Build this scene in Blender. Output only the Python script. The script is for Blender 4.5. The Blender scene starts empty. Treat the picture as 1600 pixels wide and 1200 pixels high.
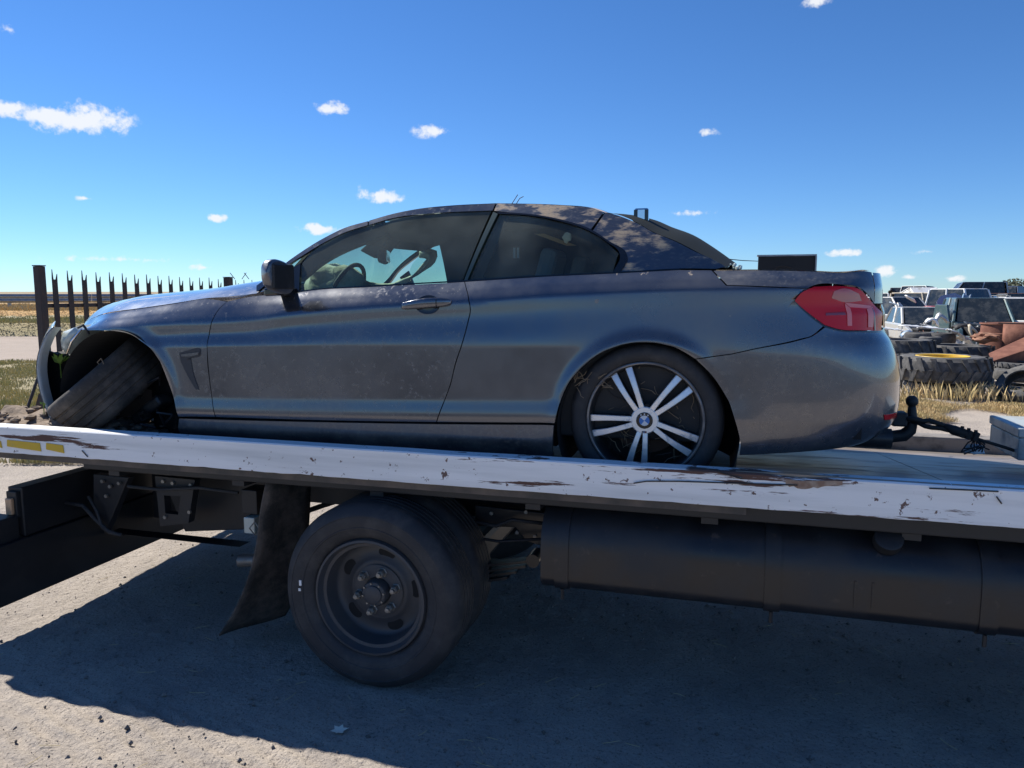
import bpy, bmesh, math, random
import numpy as np
from mathutils import Vector, Matrix, noise as mnoise
R = math.radians
rng = random.Random(7)

# ------------------------------------------------------------------ camera, sky, sun, exposure
SC = bpy.context.scene
COL = SC.collection
CAM_H = 1.88; FPX = 1170.0; YAW = R(16); PITCH = math.atan(140/FPX)
cam = bpy.data.objects.new('camera', bpy.data.cameras.new('camera'))
COL.objects.link(cam)
cam.location = (0, 0, CAM_H)
cam.rotation_euler = (R(90)-PITCH, 0, YAW)
cam.data.sensor_width = 36; cam.data.lens = 36*FPX/1600
cam.data.clip_start = .05; cam.data.clip_end = 20000
SC.camera = cam
SC.view_settings.view_transform = 'Standard'; SC.view_settings.look = 'None'
SC.view_settings.exposure = 0.70; SC.view_settings.gamma = 1
SC.cycles.max_bounces = 10; SC.cycles.transparent_max_bounces = 16

SUN_TO = Vector((-0.95, 0.455, 1.0)).normalized()        # towards the sun
SUN_EL = math.asin(SUN_TO.z); SUN_AZ = math.atan2(SUN_TO.x, SUN_TO.y)   # azimuth from +Y clockwise
sl = bpy.data.lights.new('sun', 'SUN'); sl.energy = 5.0; sl.angle = R(.53); sl.color = (1, .95, .86)
sun = bpy.data.objects.new('sun', sl); COL.objects.link(sun)
sun.rotation_euler = SUN_TO.to_track_quat('Z', 'Y').to_euler(); sun.location = (0, 0, 30)

fw = np.array([-math.sin(YAW)*math.cos(PITCH), math.cos(YAW)*math.cos(PITCH), -math.sin(PITCH)])
rt = np.array([math.cos(YAW), math.sin(YAW), 0]); up = np.cross(rt, fw); CO = np.array([0, 0, CAM_H])
def ray(px, py): return fw + rt*(px-800)/FPX - up*(py-600)/FPX
def at(px, py, Y): d = ray(px, py); return CO + d*(Y/d[1])          # point on the upright plane y = Y
def atz(px, py, z): d = ray(px, py); return CO + d*((z-CAM_H)/d[2]) # point on the level plane z
def atd(px, py, D): return CO + ray(px, py)*D                       # point at a distance
def gnd(px, D, z=0.0):                                              # ground spot at a distance
    d = ray(px, 460); return np.array([d[0]*D, d[1]*D, z])
def proj(P):
    v = np.asarray(P)-CO; z = v@fw; return np.array([800+FPX*(v@rt)/z, 600-FPX*(v@up)/z])

W = bpy.data.worlds.new('World'); SC.world = W; W.use_nodes = True
def build_world():
    nt = W.node_tree; N = nt.nodes; Lk = nt.links; N.clear()
    out = N.new('ShaderNodeOutputWorld'); bg = N.new('ShaderNodeBackground'); bg.inputs[1].default_value = .066
    sky = N.new('ShaderNodeTexSky'); sky.sky_type = 'NISHITA'; sky.sun_disc = False
    sky.sun_elevation = SUN_EL; sky.sun_rotation = SUN_AZ
    sky.altitude = 1500; sky.air_density = 1.0; sky.dust_density = .0; sky.ozone_density = 1.5
    geo = N.new('ShaderNodeTexCoord')
    sep = N.new('ShaderNodeSeparateXYZ'); Lk.new(geo.outputs['Generated'], sep.inputs[0])
    def m(op, a, b=None, c=None):
        n = N.new('ShaderNodeMath'); n.operation = op
        for i, q in enumerate((a, b, c)):
            if q is None: continue
            if isinstance(q, (int, float)): n.inputs[i].default_value = q
            else: Lk.new(q, n.inputs[i])
        return n.outputs[0]
    az = m('ARCTAN2', sep.outputs[0], sep.outputs[1]); el = m('ARCSINE', sep.outputs[2])
    cmb = N.new('ShaderNodeCombineXYZ'); Lk.new(az, cmb.inputs[0]); Lk.new(el, cmb.inputs[1])
    nz = N.new('ShaderNodeTexNoise'); nz.inputs['Scale'].default_value = 48; nz.inputs['Detail'].default_value = 4; nz.inputs['Roughness'].default_value = .62
    Lk.new(cmb.outputs[0], nz.inputs['Vector'])
    # clouds: small fair-weather cumulus, (x, y, half width, half height, strength)
    CL = [(20,168,50,10,1.2),(64,180,60,13,1.25),(105,190,62,18,1.15),(150,186,52,20,1.15),(132,172,18,14,1),(518,170,27,10,.95),(673,205,24,10,1),
          (568,302,12,10,.95),(600,307,28,10,1.05),(500,358,36,8,1.05),(132,310,16,4,.8),(340,341,18,6,1),(16,46,14,7,.8),(1272,2,24,8,.9),
          (1106,208,16,6,.62),(1083,333,32,5,.72),(1318,395,26,6,.9),(1382,425,16,9,1),(1448,393,26,5,.85),(1420,433,12,4,.9),(1488,435,20,5,.85),(320,418,24,5,.75),(185,405,110,5,.5)]
    acc = None
    for (x, y, w, h, s) in CL:
        d = ray(x, y); d = d/np.linalg.norm(d); a = math.atan2(d[0], d[1]); e = math.asin(d[2])
        v = N.new('ShaderNodeVectorMath'); v.operation = 'SUBTRACT'; Lk.new(cmb.outputs[0], v.inputs[0]); v.inputs[1].default_value = (a, e, 0)
        v2 = N.new('ShaderNodeVectorMath'); v2.operation = 'MULTIPLY'; Lk.new(v.outputs[0], v2.inputs[0])
        k = (1+((x-800)/FPX)**2)
        v2.inputs[1].default_value = (FPX*k/w/1.35, FPX*k**.5/h/1.35, 0)
        v3 = N.new('ShaderNodeVectorMath'); v3.operation = 'LENGTH'; Lk.new(v2.outputs[0], v3.inputs[0])
        q = m('SUBTRACT', s, m('MULTIPLY', v3.outputs['Value'], s*.95))
        acc = q if acc is None else m('MAXIMUM', acc, q)
    den = m('ADD', acc, m('MULTIPLY', m('SUBTRACT', nz.outputs['Fac'], .5), 2.4))
    mr = N.new('ShaderNodeMapRange'); mr.interpolation_type = 'SMOOTHSTEP'
    mr.inputs[1].default_value = .18; mr.inputs[2].default_value = .85; Lk.new(den, mr.inputs[0])
    gate = m('GREATER_THAN', acc, 0.0)
    fac = m('MULTIPLY', m('MULTIPLY', mr.outputs[0], gate), .92)
    edge = N.new('ShaderNodeMapRange'); edge.inputs[1].default_value = 0; edge.inputs[2].default_value = .22; Lk.new(acc, edge.inputs[0])
    fac = m('MULTIPLY', fac, edge.outputs[0])
    tint = N.new('ShaderNodeMix'); tint.data_type = 'RGBA'; tint.blend_type = 'MULTIPLY'; tint.inputs[0].default_value = 1
    Lk.new(sky.outputs[0], tint.inputs[6]); tint.inputs[7].default_value = (.62, .88, 1.24, 1)      # the camera's cool white balance
    hs = N.new('ShaderNodeHueSaturation'); hs.inputs['Saturation'].default_value = 1.06; Lk.new(tint.outputs[2], hs.inputs['Color'])
    mx = N.new('ShaderNodeMix'); mx.data_type = 'RGBA'; Lk.new(fac, mx.inputs[0]); Lk.new(hs.outputs[0], mx.inputs[6])
    mx.inputs[7].default_value = (8.8, 9.0, 9.3, 1)
    Lk.new(mx.outputs[2], bg.inputs[0]); Lk.new(bg.outputs[0], out.inputs[0])
build_world()
W.cycles.sampling_method = 'MANUAL'; W.cycles.sample_map_resolution = 512

# ------------------------------------------------------------------ materials
MATS = {}
def mat(name, col, rough=.6, metal=0.0, coat=0.0, vary=None, dirt=None, bump=None, stretch=None, spec=.5, dirt2=None, coat_rough=.03, flake=None, emis=None):
    """vary=(colour2, scale, lo, hi); dirt=(colour, scale, lo, hi, detail); bump=(scale, strength, distance)"""
    M = bpy.data.materials.new(name); M.use_nodes = True; MATS[name] = M
    nt = M.node_tree; N = nt.nodes; L = nt.links
    b = N['Principled BSDF']
    b.inputs['Base Color'].default_value = (*col, 1); b.inputs['Roughness'].default_value = rough; b.inputs['Metallic'].default_value = metal
    b.inputs['Coat Weight'].default_value = coat; b.inputs['Coat Roughness'].default_value = coat_rough; b.inputs['Specular IOR Level'].default_value = spec
    tc = N.new('ShaderNodeTexCoord'); vec = tc.outputs['Object']
    if stretch:
        mp = N.new('ShaderNodeMapping'); mp.inputs['Scale'].default_value = stretch; L.new(vec, mp.inputs[0]); vec = mp.outputs[0]
    def noisefac(scale, lo, hi, detail=6, rough_=.6, off=0, v=None):
        n = N.new('ShaderNodeTexNoise'); n.inputs['Scale'].default_value = scale; n.inputs['Detail'].default_value = detail; n.inputs['Roughness'].default_value = rough_
        if off:
            mp = N.new('ShaderNodeMapping'); mp.inputs['Location'].default_value = (off, off*1.7, off*.6); L.new(v or vec, mp.inputs[0]); L.new(mp.outputs[0], n.inputs['Vector'])
        else: L.new(v or vec, n.inputs['Vector'])
        r = N.new('ShaderNodeMapRange'); r.inputs[1].default_value = lo; r.inputs[2].default_value = hi; L.new(n.outputs['Fac'], r.inputs[0]); return r.outputs[0]
    cur = None
    def mixc(fac, c2):
        nonlocal cur
        x = N.new('ShaderNodeMix'); x.data_type = 'RGBA'; L.new(fac, x.inputs[0])
        if cur is None: x.inputs[6].default_value = (*col, 1)
        else: L.new(cur, x.inputs[6])
        x.inputs[7].default_value = (*c2, 1); cur = x.outputs[2]
    if vary: mixc(noisefac(vary[1], vary[2], vary[3]), vary[0])
    fr = None
    for k, d in enumerate((dirt, dirt2)):
        if not d: continue
        f = noisefac(d[1], d[2], d[3], d[4] if len(d) > 4 else 8, .68, off=3.1+k*5, v=tc.outputs['Object'] if (len(d) > 5 and d[5]) else None)
        mixc(f, d[0])
        if fr is None: fr = f
        else:
            mm = N.new('ShaderNodeMath'); mm.operation = 'MAXIMUM'; L.new(fr, mm.inputs[0]); L.new(f, mm.inputs[1]); fr = mm.outputs[0]
    if cur is not None: L.new(cur, b.inputs['Base Color'])
    if fr is not None:
        x = N.new('ShaderNodeMix'); L.new(fr, x.inputs[0]); x.inputs[2].default_value = rough; x.inputs[3].default_value = .88; L.new(x.outputs[0], b.inputs['Roughness'])
        if coat:
            x = N.new('ShaderNodeMix'); L.new(fr, x.inputs[0]); x.inputs[2].default_value = coat; x.inputs[3].default_value = 0; L.new(x.outputs[0], b.inputs['Coat Weight'])
        if metal:
            x = N.new('ShaderNodeMix'); L.new(fr, x.inputs[0]); x.inputs[2].default_value = metal; x.inputs[3].default_value = 0; L.new(x.outputs[0], b.inputs['Metallic'])
    if bump:
        n = N.new('ShaderNodeTexNoise'); n.inputs['Scale'].default_value = bump[0]; n.inputs['Detail'].default_value = 7; L.new(vec, n.inputs['Vector'])
        bp = N.new('ShaderNodeBump'); bp.inputs['Strength'].default_value = bump[1]; bp.inputs['Distance'].default_value = bump[2]
        L.new(n.outputs['Fac'], bp.inputs['Height']); L.new(bp.outputs[0], b.inputs['Normal'])
    if emis: b.inputs['Emission Color'].default_value = (*emis, 1); b.inputs['Emission Strength'].default_value = 1
    return M
def glass(name, tint, refl=1.0, dirt=None, alpha=0.0, ior=1.5, dcol=(.35, .33, .28)):
    """thin pane: tinted see-through with a sharp reflection and a film of dust"""
    M = bpy.data.materials.new(name); M.use_nodes = True; MATS[name] = M
    nt = M.node_tree; N = nt.nodes; L = nt.links; N.clear()
    out = N.new('ShaderNodeOutputMaterial'); tr = N.new('ShaderNodeBsdfTransparent'); tr.inputs[0].default_value = (*tint, 1)
    gl = N.new('ShaderNodeBsdfGlossy'); gl.inputs['Roughness'].default_value = .02
    fr = N.new('ShaderNodeFresnel'); fr.inputs[0].default_value = ior
    ge = N.new('ShaderNodeNewGeometry'); io = N.new('ShaderNodeMix'); L.new(ge.outputs['Backfacing'], io.inputs[0]); io.inputs[2].default_value = ior; io.inputs[3].default_value = 1/ior
    L.new(io.outputs[0], fr.inputs[0])          # the same reflection from either side of the pane
    mx = N.new('ShaderNodeMixShader'); L.new(fr.outputs[0], mx.inputs[0]); L.new(tr.outputs[0], mx.inputs[1]); L.new(gl.outputs[0], mx.inputs[2])
    last = mx
    if dirt:
        df = N.new('ShaderNodeBsdfDiffuse'); df.inputs[0].default_value = (*dcol, 1)
        tc = N.new('ShaderNodeTexCoord'); n = N.new('ShaderNodeTexNoise'); n.inputs['Scale'].default_value = dirt[0]; n.inputs['Detail'].default_value = 6
        L.new(tc.outputs['Object'], n.inputs['Vector'])
        r = N.new('ShaderNodeMapRange'); r.inputs[1].default_value = .35; r.inputs[2].default_value = .75; r.inputs[3].default_value = dirt[1]; r.inputs[4].default_value = dirt[2]
        L.new(n.outputs['Fac'], r.inputs[0])
        m2 = N.new('ShaderNodeMixShader'); L.new(r.outputs[0], m2.inputs[0]); L.new(mx.outputs[0], m2.inputs[1]); L.new(df.outputs[0], m2.inputs[2]); last = m2
    L.new(last.outputs[0], out.inputs[0]); return M

DUST = (.28, .255, .225)
mat('paint', (.100, .113, .142), .15, .85, 1.0, dirt=(DUST, 1.3, .36, 1.5, 9), dirt2=(DUST, 38, .50, 1.3, 4), coat_rough=.025)
mat('paint_dusty', (.10, .112, .138), .30, .75, .8, dirt=(DUST, 3.0, .38, 1.0, 9), dirt2=(DUST, 60, .50, 1.0, 4), coat_rough=.06)
mat('paint_muddy', (.10, .112, .138), .32, .7, .8, dirt=((.56, .41, .27), 5.0, .50, .60, 10), dirt2=(DUST, 30, .52, 1.1, 6), stretch=(1.1, 1, 3.2), coat_rough=.06)
mat('black_plastic', (.018, .018, .020), .55, dirt=((.12, .11, .10), 7, .5, .9))
mat('gloss_black', (.012, .012, .014), .18, coat=.5)
mat('bumper_grey', (.30, .34, .37), .45, dirt=((.3, .27, .22), 8, .45, .8))
mat('vent_dark', (.045, .047, .052), .7)
mat('liner', (.012, .012, .013), .9)
mat('rubber', (.024, .025, .029), .68, dirt=((.10, .092, .085), 9, .48, .95), bump=(120, .25, .004))
mat('rubber_dusty', (.040, .037, .035), .85, dirt=((.19, .155, .13), 7, .42, .8), bump=(90, .4, .006))
mat('alloy_polished', (.82, .83, .85), .34, .55, dirt=((.20, .16, .13), 14, .58, .75))
mat('alloy_lip', (.22, .22, .23), .35, .8, dirt=((.12, .10, .09), 9, .42, .7))
mat('alloy_dark', (.045, .047, .052), .4, .5, dirt=((.16, .14, .12), 8, .5, .85))
mat('chrome', (.75, .76, .78), .12, 1.0, dirt=((.2, .18, .15), 10, .6, .9))
mat('blue_enamel', (.03, .19, .55), .3, coat=.6)
mat('white_enamel', (.75, .76, .78), .3, coat=.6)
mat('steel_grey', (.30, .28, .25), .5, .6, dirt=((.14, .10, .07), 9, .5, .8))
mat('truck_black', (.013, .014, .017), .5, dirt=((.055, .048, .044), 3.5, .48, .9), bump=(30, .15, .004))
mat('truck_tank', (.013, .014, .017), .30, dirt=((.042, .042, .045), 2.0, .45, .9), dirt2=((.11, .08, .065), 14, .62, .8))
mat('truck_rim', (.055, .058, .066), .5, .1, dirt=((.085, .072, .06), 7, .48, .85))
mat('bed_white', (.87, .87, .86), .42, vary=((.62, .63, .62), 2.0, .45, .8), dirt=((.12, .065, .05), 2.3, .585, .602, 10), dirt2=((.17, .11, .09), 20, .635, .655, 5, True), stretch=(.42, 1, 7), bump=(3, .08, .004))
mat('bed_rust', (.26, .16, .11), .85, vary=((.45, .36, .28), 20, .4, .7), bump=(40, .4, .006))
mat('deck_plate', (.30, .27, .24), .40, .35, vary=((.16, .13, .11), 5, .4, .75), dirt=((.34, .24, .17), 2.2, .5, .85, 8), stretch=(1, 3.5, 1), bump=(12, .12, .004))
mat('deck_dark', (.06, .055, .05), .7, vary=((.14, .11, .09), 6, .4, .7), bump=(20, .3, .01))
mat('yellow_tape', (.62, .40, .02), .35, dirt=((.4, .3, .2), 12, .55, .8))
mat('red_lens', (.55, .006, .016), .2, coat=.15, spec=.3)
mat('red_lens_dark', (.20, .004, .012), .12, coat=1.0)
mat('amber_lens', (.50, .30, .17), .25, coat=.5)
mat('orange_lens', (.55, .10, .02), .15, coat=1.0)
mat('lens_light', (.75, .20, .20), .25, coat=.2)
mat('clear_lens', (.55, .62, .58), .12, coat=1.0, dirt=((.35, .36, .30), 10, .4, .8))
mat('seat_fabric', (.028, .028, .030), .8)
mat('seat_grey', (.16, .18, .19), .8)
mat('trim_dark', (.02, .021, .023), .7)
mat('airbag', (.62, .60, .46), .85, vary=((.40, .36, .22), 8, .45, .7), bump=(18, .5, .03))
mat('wood_brown', (.32, .17, .06), .8)
mat('cloth_white', (.7, .75, .78), .8)
mat('dry_twig', (.23, .17, .11), .9)
mat('dark_twig', (.05, .04, .035), .9)
mat('leaf_green', (.20, .32, .04), .6)
mat('mud', (.17, .125, .09), .95, vary=((.28, .22, .17), 14, .4, .7), bump=(40, .8, .01))
mat('galvanised', (.38, .40, .42), .45, .6, vary=((.30, .31, .33), 6, .4, .6))
mat('fence_steel', (.045, .035, .033), .75, dirt=((.11, .06, .04), 9, .5, .8))
mat('box_grey', (.42, .46, .46), .5, .2, dirt=((.2, .17, .14), 7, .5, .8))
mat('beam_grey', (.22, .20, .18), .7, vary=((.10, .09, .08), 8, .5, .65))
mat('wire_rope', (.03, .028, .027), .7, .3)
mat('tractor_rubber', (.05, .05, .052), .85, dirt=((.20, .19, .18), 4, .42, .8), bump=(30, .3, .01))
mat('yellow_rim', (.62, .40, .03), .5, dirt=((.3, .2, .1), 6, .5, .8))
mat('rust', (.15, .055, .035), .85, vary=((.26, .11, .07), 5, .4, .7), bump=(30, .3, .01))
mat('rust_light', (.33, .17, .10), .85, vary=((.18, .07, .045), 6, .4, .7))
mat('wreck_glass', (.02, .026, .03), .15, coat=.3, dirt=((.14, .14, .13), 3, .45, 1.0))
mat('wreck_black', (.012, .012, .014), .7)
mat('wreck_silver', (.45, .46, .46), .4, .3, .5, dirt=((.3, .26, .2), 2, .45, .8))
mat('wreck_white', (.82, .82, .80), .4, 0, .5, dirt=((.32, .27, .2), 2.5, .52, .8))
mat('wreck_green', (.06, .11, .12), .35, .3, .7, dirt=((.25, .22, .18), 2, .5, .85))
mat('wreck_blue', (.06, .10, .22), .35, .3, .7, dirt=((.25, .22, .18), 2, .5, .85))
mat('wreck_lightblue', (.25, .33, .42), .4, .3, .5, dirt=((.3, .26, .2), 2, .5, .85))
mat('wreck_red', (.42, .05, .06), .4, 0, .5, dirt=((.3, .22, .18), 2, .5, .85))
mat('wreck_cream', (.55, .48, .36), .6, dirt=((.3, .22, .15), 2, .5, .85))
mat('wreck_brown', (.20, .10, .07), .7)
mat('bush', (.075, .085, .05), .9)
glass('glass_side', (.62, .74, .70), dirt=(3.5, .06, .36), dcol=(.36, .38, .31))
glass('glass_far', (.66, .86, .80), dirt=(3.0, .02, .10), dcol=(.45, .50, .44))
mat('glass_rear', (.008, .012, .011), .75, spec=.2)
mat('curtain_dark', (.03, .035, .034), .9)

def ground_mat(name, c1, c2, c3, scale, bump, fine=90, tracks=False):
    M = bpy.data.materials.new(name); M.use_nodes = True; MATS[name] = M
    nt = M.node_tree; N = nt.nodes; L = nt.links; b = N['Principled BSDF']; b.inputs['Roughness'].default_value = .95; b.inputs['Specular IOR Level'].default_value = .25
    tc = N.new('ShaderNodeTexCoord'); vec = tc.outputs['Object']
    def nz(s, d=8, r=.6):
        n = N.new('ShaderNodeTexNoise'); n.inputs['Scale'].default_value = s; n.inputs['Detail'].default_value = d; n.inputs['Roughness'].default_value = r; L.new(vec, n.inputs['Vector']); return n.outputs['Fac']
    def ramp(f, lo, hi):
        r = N.new('ShaderNodeMapRange'); r.inputs[1].default_value = lo; r.inputs[2].default_value = hi; L.new(f, r.inputs[0]); return r.outputs[0]
    x = N.new('ShaderNodeMix'); x.data_type = 'RGBA'; L.new(ramp(nz(scale), .35, .65), x.inputs[0]); x.inputs[6].default_value = (*c1, 1); x.inputs[7].default_value = (*c2, 1)
    y = N.new('ShaderNodeMix'); y.data_type = 'RGBA'; L.new(ramp(nz(fine*1.5, 3, .75), .55, .66), y.inputs[0]); L.new(x.outputs[2], y.inputs[6]); y.inputs[7].default_value = (*c3, 1)
    L.new(y.outputs[2], b.inputs['Base Color'])
    bp = N.new('ShaderNodeBump'); bp.inputs['Strength'].default_value = bump; bp.inputs['Distance'].default_value = .02
    L.new(nz(fine*.6, 6, .7), bp.inputs['Height']); L.new(bp.outputs[0], b.inputs['Normal'])
    return M
ground_mat('yard_dirt', (.42, .365, .31), (.32, .28, .245), (.16, .14, .125), 2.2, 1.0, 48)
ground_mat('far_ground', (.30, .23, .14), (.24, .19, .11), (.18, .14, .085), .12, .3, 3)
ground_mat('road_dirt', (.34, .28, .235), (.29, .24, .20), (.20, .165, .14), .7, .3, 20)
ground_mat('field_gold', (.42, .26, .11), (.36, .24, .10), (.26, .18, .08), .35, .5, 6)
ground_mat('verge_green', (.30, .25, .15), (.24, .21, .12), (.15, .13, .08), .8, .8, 9)
ground_mat('added_asphalt', (.13, .125, .12), (.10, .098, .096), (.07, .068, .066), .8, .5, 40)
def grass_mat(name, c1, c2):
    M = bpy.data.materials.new(name); M.use_nodes = True; MATS[name] = M
    nt = M.node_tree; N = nt.nodes; L = nt.links; b = N['Principled BSDF']; b.inputs['Roughness'].default_value = .8
    tc = N.new('ShaderNodeTexCoord'); n = N.new('ShaderNodeTexNoise'); n.inputs['Scale'].default_value = 2.2; n.inputs['Detail'].default_value = 8; L.new(tc.outputs['Object'], n.inputs['Vector'])
    r = N.new('ShaderNodeMapRange'); r.inputs[1].default_value = .38; r.inputs[2].default_value = .62; L.new(n.outputs['Fac'], r.inputs[0])
    x = N.new('ShaderNodeMix'); x.data_type = 'RGBA'; L.new(r.outputs[0], x.inputs[0]); x.inputs[6].default_value = (*c1, 1); x.inputs[7].default_value = (*c2, 1)
    L.new(x.outputs[2], b.inputs['Base Color'])
grass_mat('dry_grass', (.62, .47, .25), (.48, .38, .18))
grass_mat('green_grass', (.52, .43, .20), (.36, .34, .13))

# ------------------------------------------------------------------ mesh helpers
ORG = {}
class MB:
    def __init__(s): s.v = []; s.f = []
    def add(s, vs, fs):
        k = len(s.v); s.v += [tuple(float(c) for c in p) for p in vs]; s.f += [tuple(i+k for i in f) for f in fs]; return s
    def box(s, c, d, rot=None, taper=1.0):
        h = np.array(d)/2; c = np.array(c, float)
        P = []
        for z in (-1, 1):
            t = taper if z > 0 else 1
            for (x, y) in ((-1, -1), (1, -1), (1, 1), (-1, 1)): P.append(np.array([x*h[0]*t, y*h[1]*t, z*h[2]]))
        if rot is not None: P = [np.array(rot @ Vector(p)) for p in P]
        return s.add([c+p for p in P], [(3, 2, 1, 0), (4, 5, 6, 7), (0, 1, 5, 4), (1, 2, 6, 5), (2, 3, 7, 6), (3, 0, 4, 7)])
    def box2(s, x0, x1, y0, y1, z0, z1): return s.box(((x0+x1)/2, (y0+y1)/2, (z0+z1)/2), (abs(x1-x0), abs(y1-y0), abs(z1-z0)))
    def prism(s, poly, a, b, plane='xz'):
        """polygon in a plane, extruded from a to b along the remaining axis"""
        def pt(p, t): return {'xz': (p[0], t, p[1]), 'xy': (p[0], p[1], t), 'yz': (t, p[0], p[1])}[plane]
        n = len(poly); vs = [pt(p, a) for p in poly]+[pt(p, b) for p in poly]
        return s.add(vs, [tuple(range(n)), tuple(reversed(range(n, 2*n)))]+[(i, i+n, (i+1) % n+n, (i+1) % n) for i in range(n)])
    def tube(s, path, r, n=8, caps=True):
        P = [Vector(p) for p in path]; rs = r if isinstance(r, (list, tuple)) else [r]*len(P); vs = []; fs = []
        for i, p in enumerate(P):
            t = (P[min(i+1, len(P)-1)]-P[max(i-1, 0)]).normalized()
            u = t.orthogonal().normalized() if i == 0 else (u-t*u.dot(t)).normalized()
            w = t.cross(u)
            for k in range(n):
                a = 2*math.pi*k/n; vs.append(p+(u*math.cos(a)+w*math.sin(a))*rs[i])
        for i in range(len(P)-1):
            for k in range(n): fs.append((i*n+k, i*n+(k+1) % n, (i+1)*n+(k+1) % n, (i+1)*n+k))
        if caps: fs += [tuple(reversed(range(n))), tuple(range((len(P)-1)*n, len(P)*n))]
        return s.add(vs, fs)
    def lathe(s, prof, org, axis=(0, 1, 0), n=48, close=False, ref=None):
        """profile (radius, distance along axis) spun about an axis"""
        A = Vector(axis).normalized(); U = (Vector(ref) if ref else Vector((1, 0, 0)))
        U = (U-A*U.dot(A)); U = U.normalized() if U.length > 1e-4 else A.orthogonal().normalized(); V = A.cross(U); o = Vector(org); vs = []; fs = []
        for (r, h) in prof:
            for k in range(n):
                a = 2*math.pi*k/n; vs.append(o+A*h+(U*math.cos(a)+V*math.sin(a))*r)
        m = len(prof)
        for i in range(m-1 if not close else m):
            j = (i+1) % m
            for k in range(n): fs.append((i*n+k, j*n+k, j*n+(k+1) % n, i*n+(k+1) % n))
        return s.add(vs, fs)
    def grid(s, G):
        """2-D array of points"""
        n, m = len(G), len(G[0]); vs = [p for row in G for p in row]
        return s.add(vs, [(i*m+j, i*m+j+1, (i+1)*m+j+1, (i+1)*m+j) for i in range(n-1) for j in range(m-1)])
    def blob(s, c, r, n=2, jit=.2, seed=0, squash=(1, 1, 1)):
        bm = bmesh.new(); bmesh.ops.create_icosphere(bm, subdivisions=n, radius=1); k = len(s.v)
        for v in bm.verts:
            q = 1+jit*mnoise.noise(v.co*1.8+Vector((seed*3.1, seed*1.7, 0))); s.v.append(tuple(c[i]+v.co[i]*q*r*squash[i] for i in range(3)))
        bm.verts.index_update(); s.f += [tuple(v.index+k for v in f.verts) for f in bm.faces]; bm.free(); return s
    def mesh(s, name, m, org=(0, 0, 0), smooth=False):
        me = bpy.data.meshes.new(name); me.from_pydata([(v[0]-org[0], v[1]-org[1], v[2]-org[2]) for v in s.v], [], s.f)
        me.materials.append(MATS[m]); 
        if smooth: me.polygons.foreach_set('use_smooth', [True]*len(me.polygons))
        me.update(); return me
    def build(s, name, m, parent=None, smooth=False, bevel=0, seg=2, label=None, fix=True, autos=None):
        org = ORG.get(parent.name, (0, 0, 0)) if parent else (0, 0, 0)
        me = s.mesh(name, m, org, smooth)
        if fix:
            bm = bmesh.new(); bm.from_mesh(me); bmesh.ops.recalc_face_normals(bm, faces=bm.faces)
            if autos:
                for e in bm.edges:
                    if len(e.link_faces) == 2 and e.calc_face_angle(0) > R(autos): e.smooth = False
            bm.to_mesh(me); bm.free()
        o = bpy.data.objects.new(name, me); COL.objects.link(o)
        if parent: o.parent = parent; ORG[o.name] = org
        if bevel:
            b = o.modifiers.new('bevel', 'BEVEL'); b.width = bevel; b.segments = seg; b.limit_method = 'ANGLE'; b.angle_limit = R(35)
        if label: o['label'] = label
        return o
def tag(o, label, cat=None, group=None, kind=None):
    if label: o['label'] = label
    if cat: o['category'] = cat
    if group: o['group'] = group
    if kind: o['kind'] = kind
    return o
def thing(name, loc, label, cat, group=None):
    o = bpy.data.objects.new(name, None); COL.objects.link(o); o.location = tuple(float(c) for c in loc); o.empty_display_size = .2
    ORG[o.name] = tuple(float(c) for c in loc); return tag(o, label, cat, group)
def copy_tree(o, parent=None):
    c = o.copy(); COL.objects.link(c); c.parent = parent
    for ch in [q for q in COL.objects if q.parent == o]: copy_tree(ch, c)
    return c
def pchip(xs, ys):
    xs = np.asarray(xs, float); ys = np.asarray(ys, float); h = np.diff(xs); d = np.diff(ys)/h; m = np.zeros_like(ys)
    for i in range(1, len(xs)-1):
        if d[i-1]*d[i] > 0: w1 = 2*h[i]+h[i-1]; w2 = h[i]+2*h[i-1]; m[i] = (w1+w2)/(w1/d[i-1]+w2/d[i])
    m[0] = d[0]; m[-1] = d[-1]
    xl, yl, hl, ml = xs.tolist(), ys.tolist(), h.tolist(), m.tolist(); n = len(xl)
    def f(x):
        if x <= xl[0]: return yl[0]+ml[0]*(x-xl[0])
        if x >= xl[-1]: return yl[-1]+ml[-1]*(x-xl[-1])
        i = 0
        while i < n-2 and x > xl[i+1]: i += 1
        t = (x-xl[i])/hl[i]; t2 = t*t; t3 = t2*t
        return (2*t3-3*t2+1)*yl[i]+(t3-2*t2+t)*hl[i]*ml[i]+(-2*t3+3*t2)*yl[i+1]+(t3-t2)*hl[i]*ml[i+1]
    return f

def pchip_cr(xs, ys):
    xs = np.asarray(xs); ys = np.asarray(ys); m = np.gradient(ys, xs); n = len(xs)
    def f(x):
        i = int(min(max(np.searchsorted(xs, x)-1, 0), n-2)); h = xs[i+1]-xs[i]; t = (x-xs[i])/h; t2 = t*t; t3 = t2*t
        return (2*t3-3*t2+1)*ys[i]+(t3-2*t2+t)*h*m[i]+(-2*t3+3*t2)*ys[i+1]+(t3-t2)*h*m[i+1]
    return f

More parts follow.
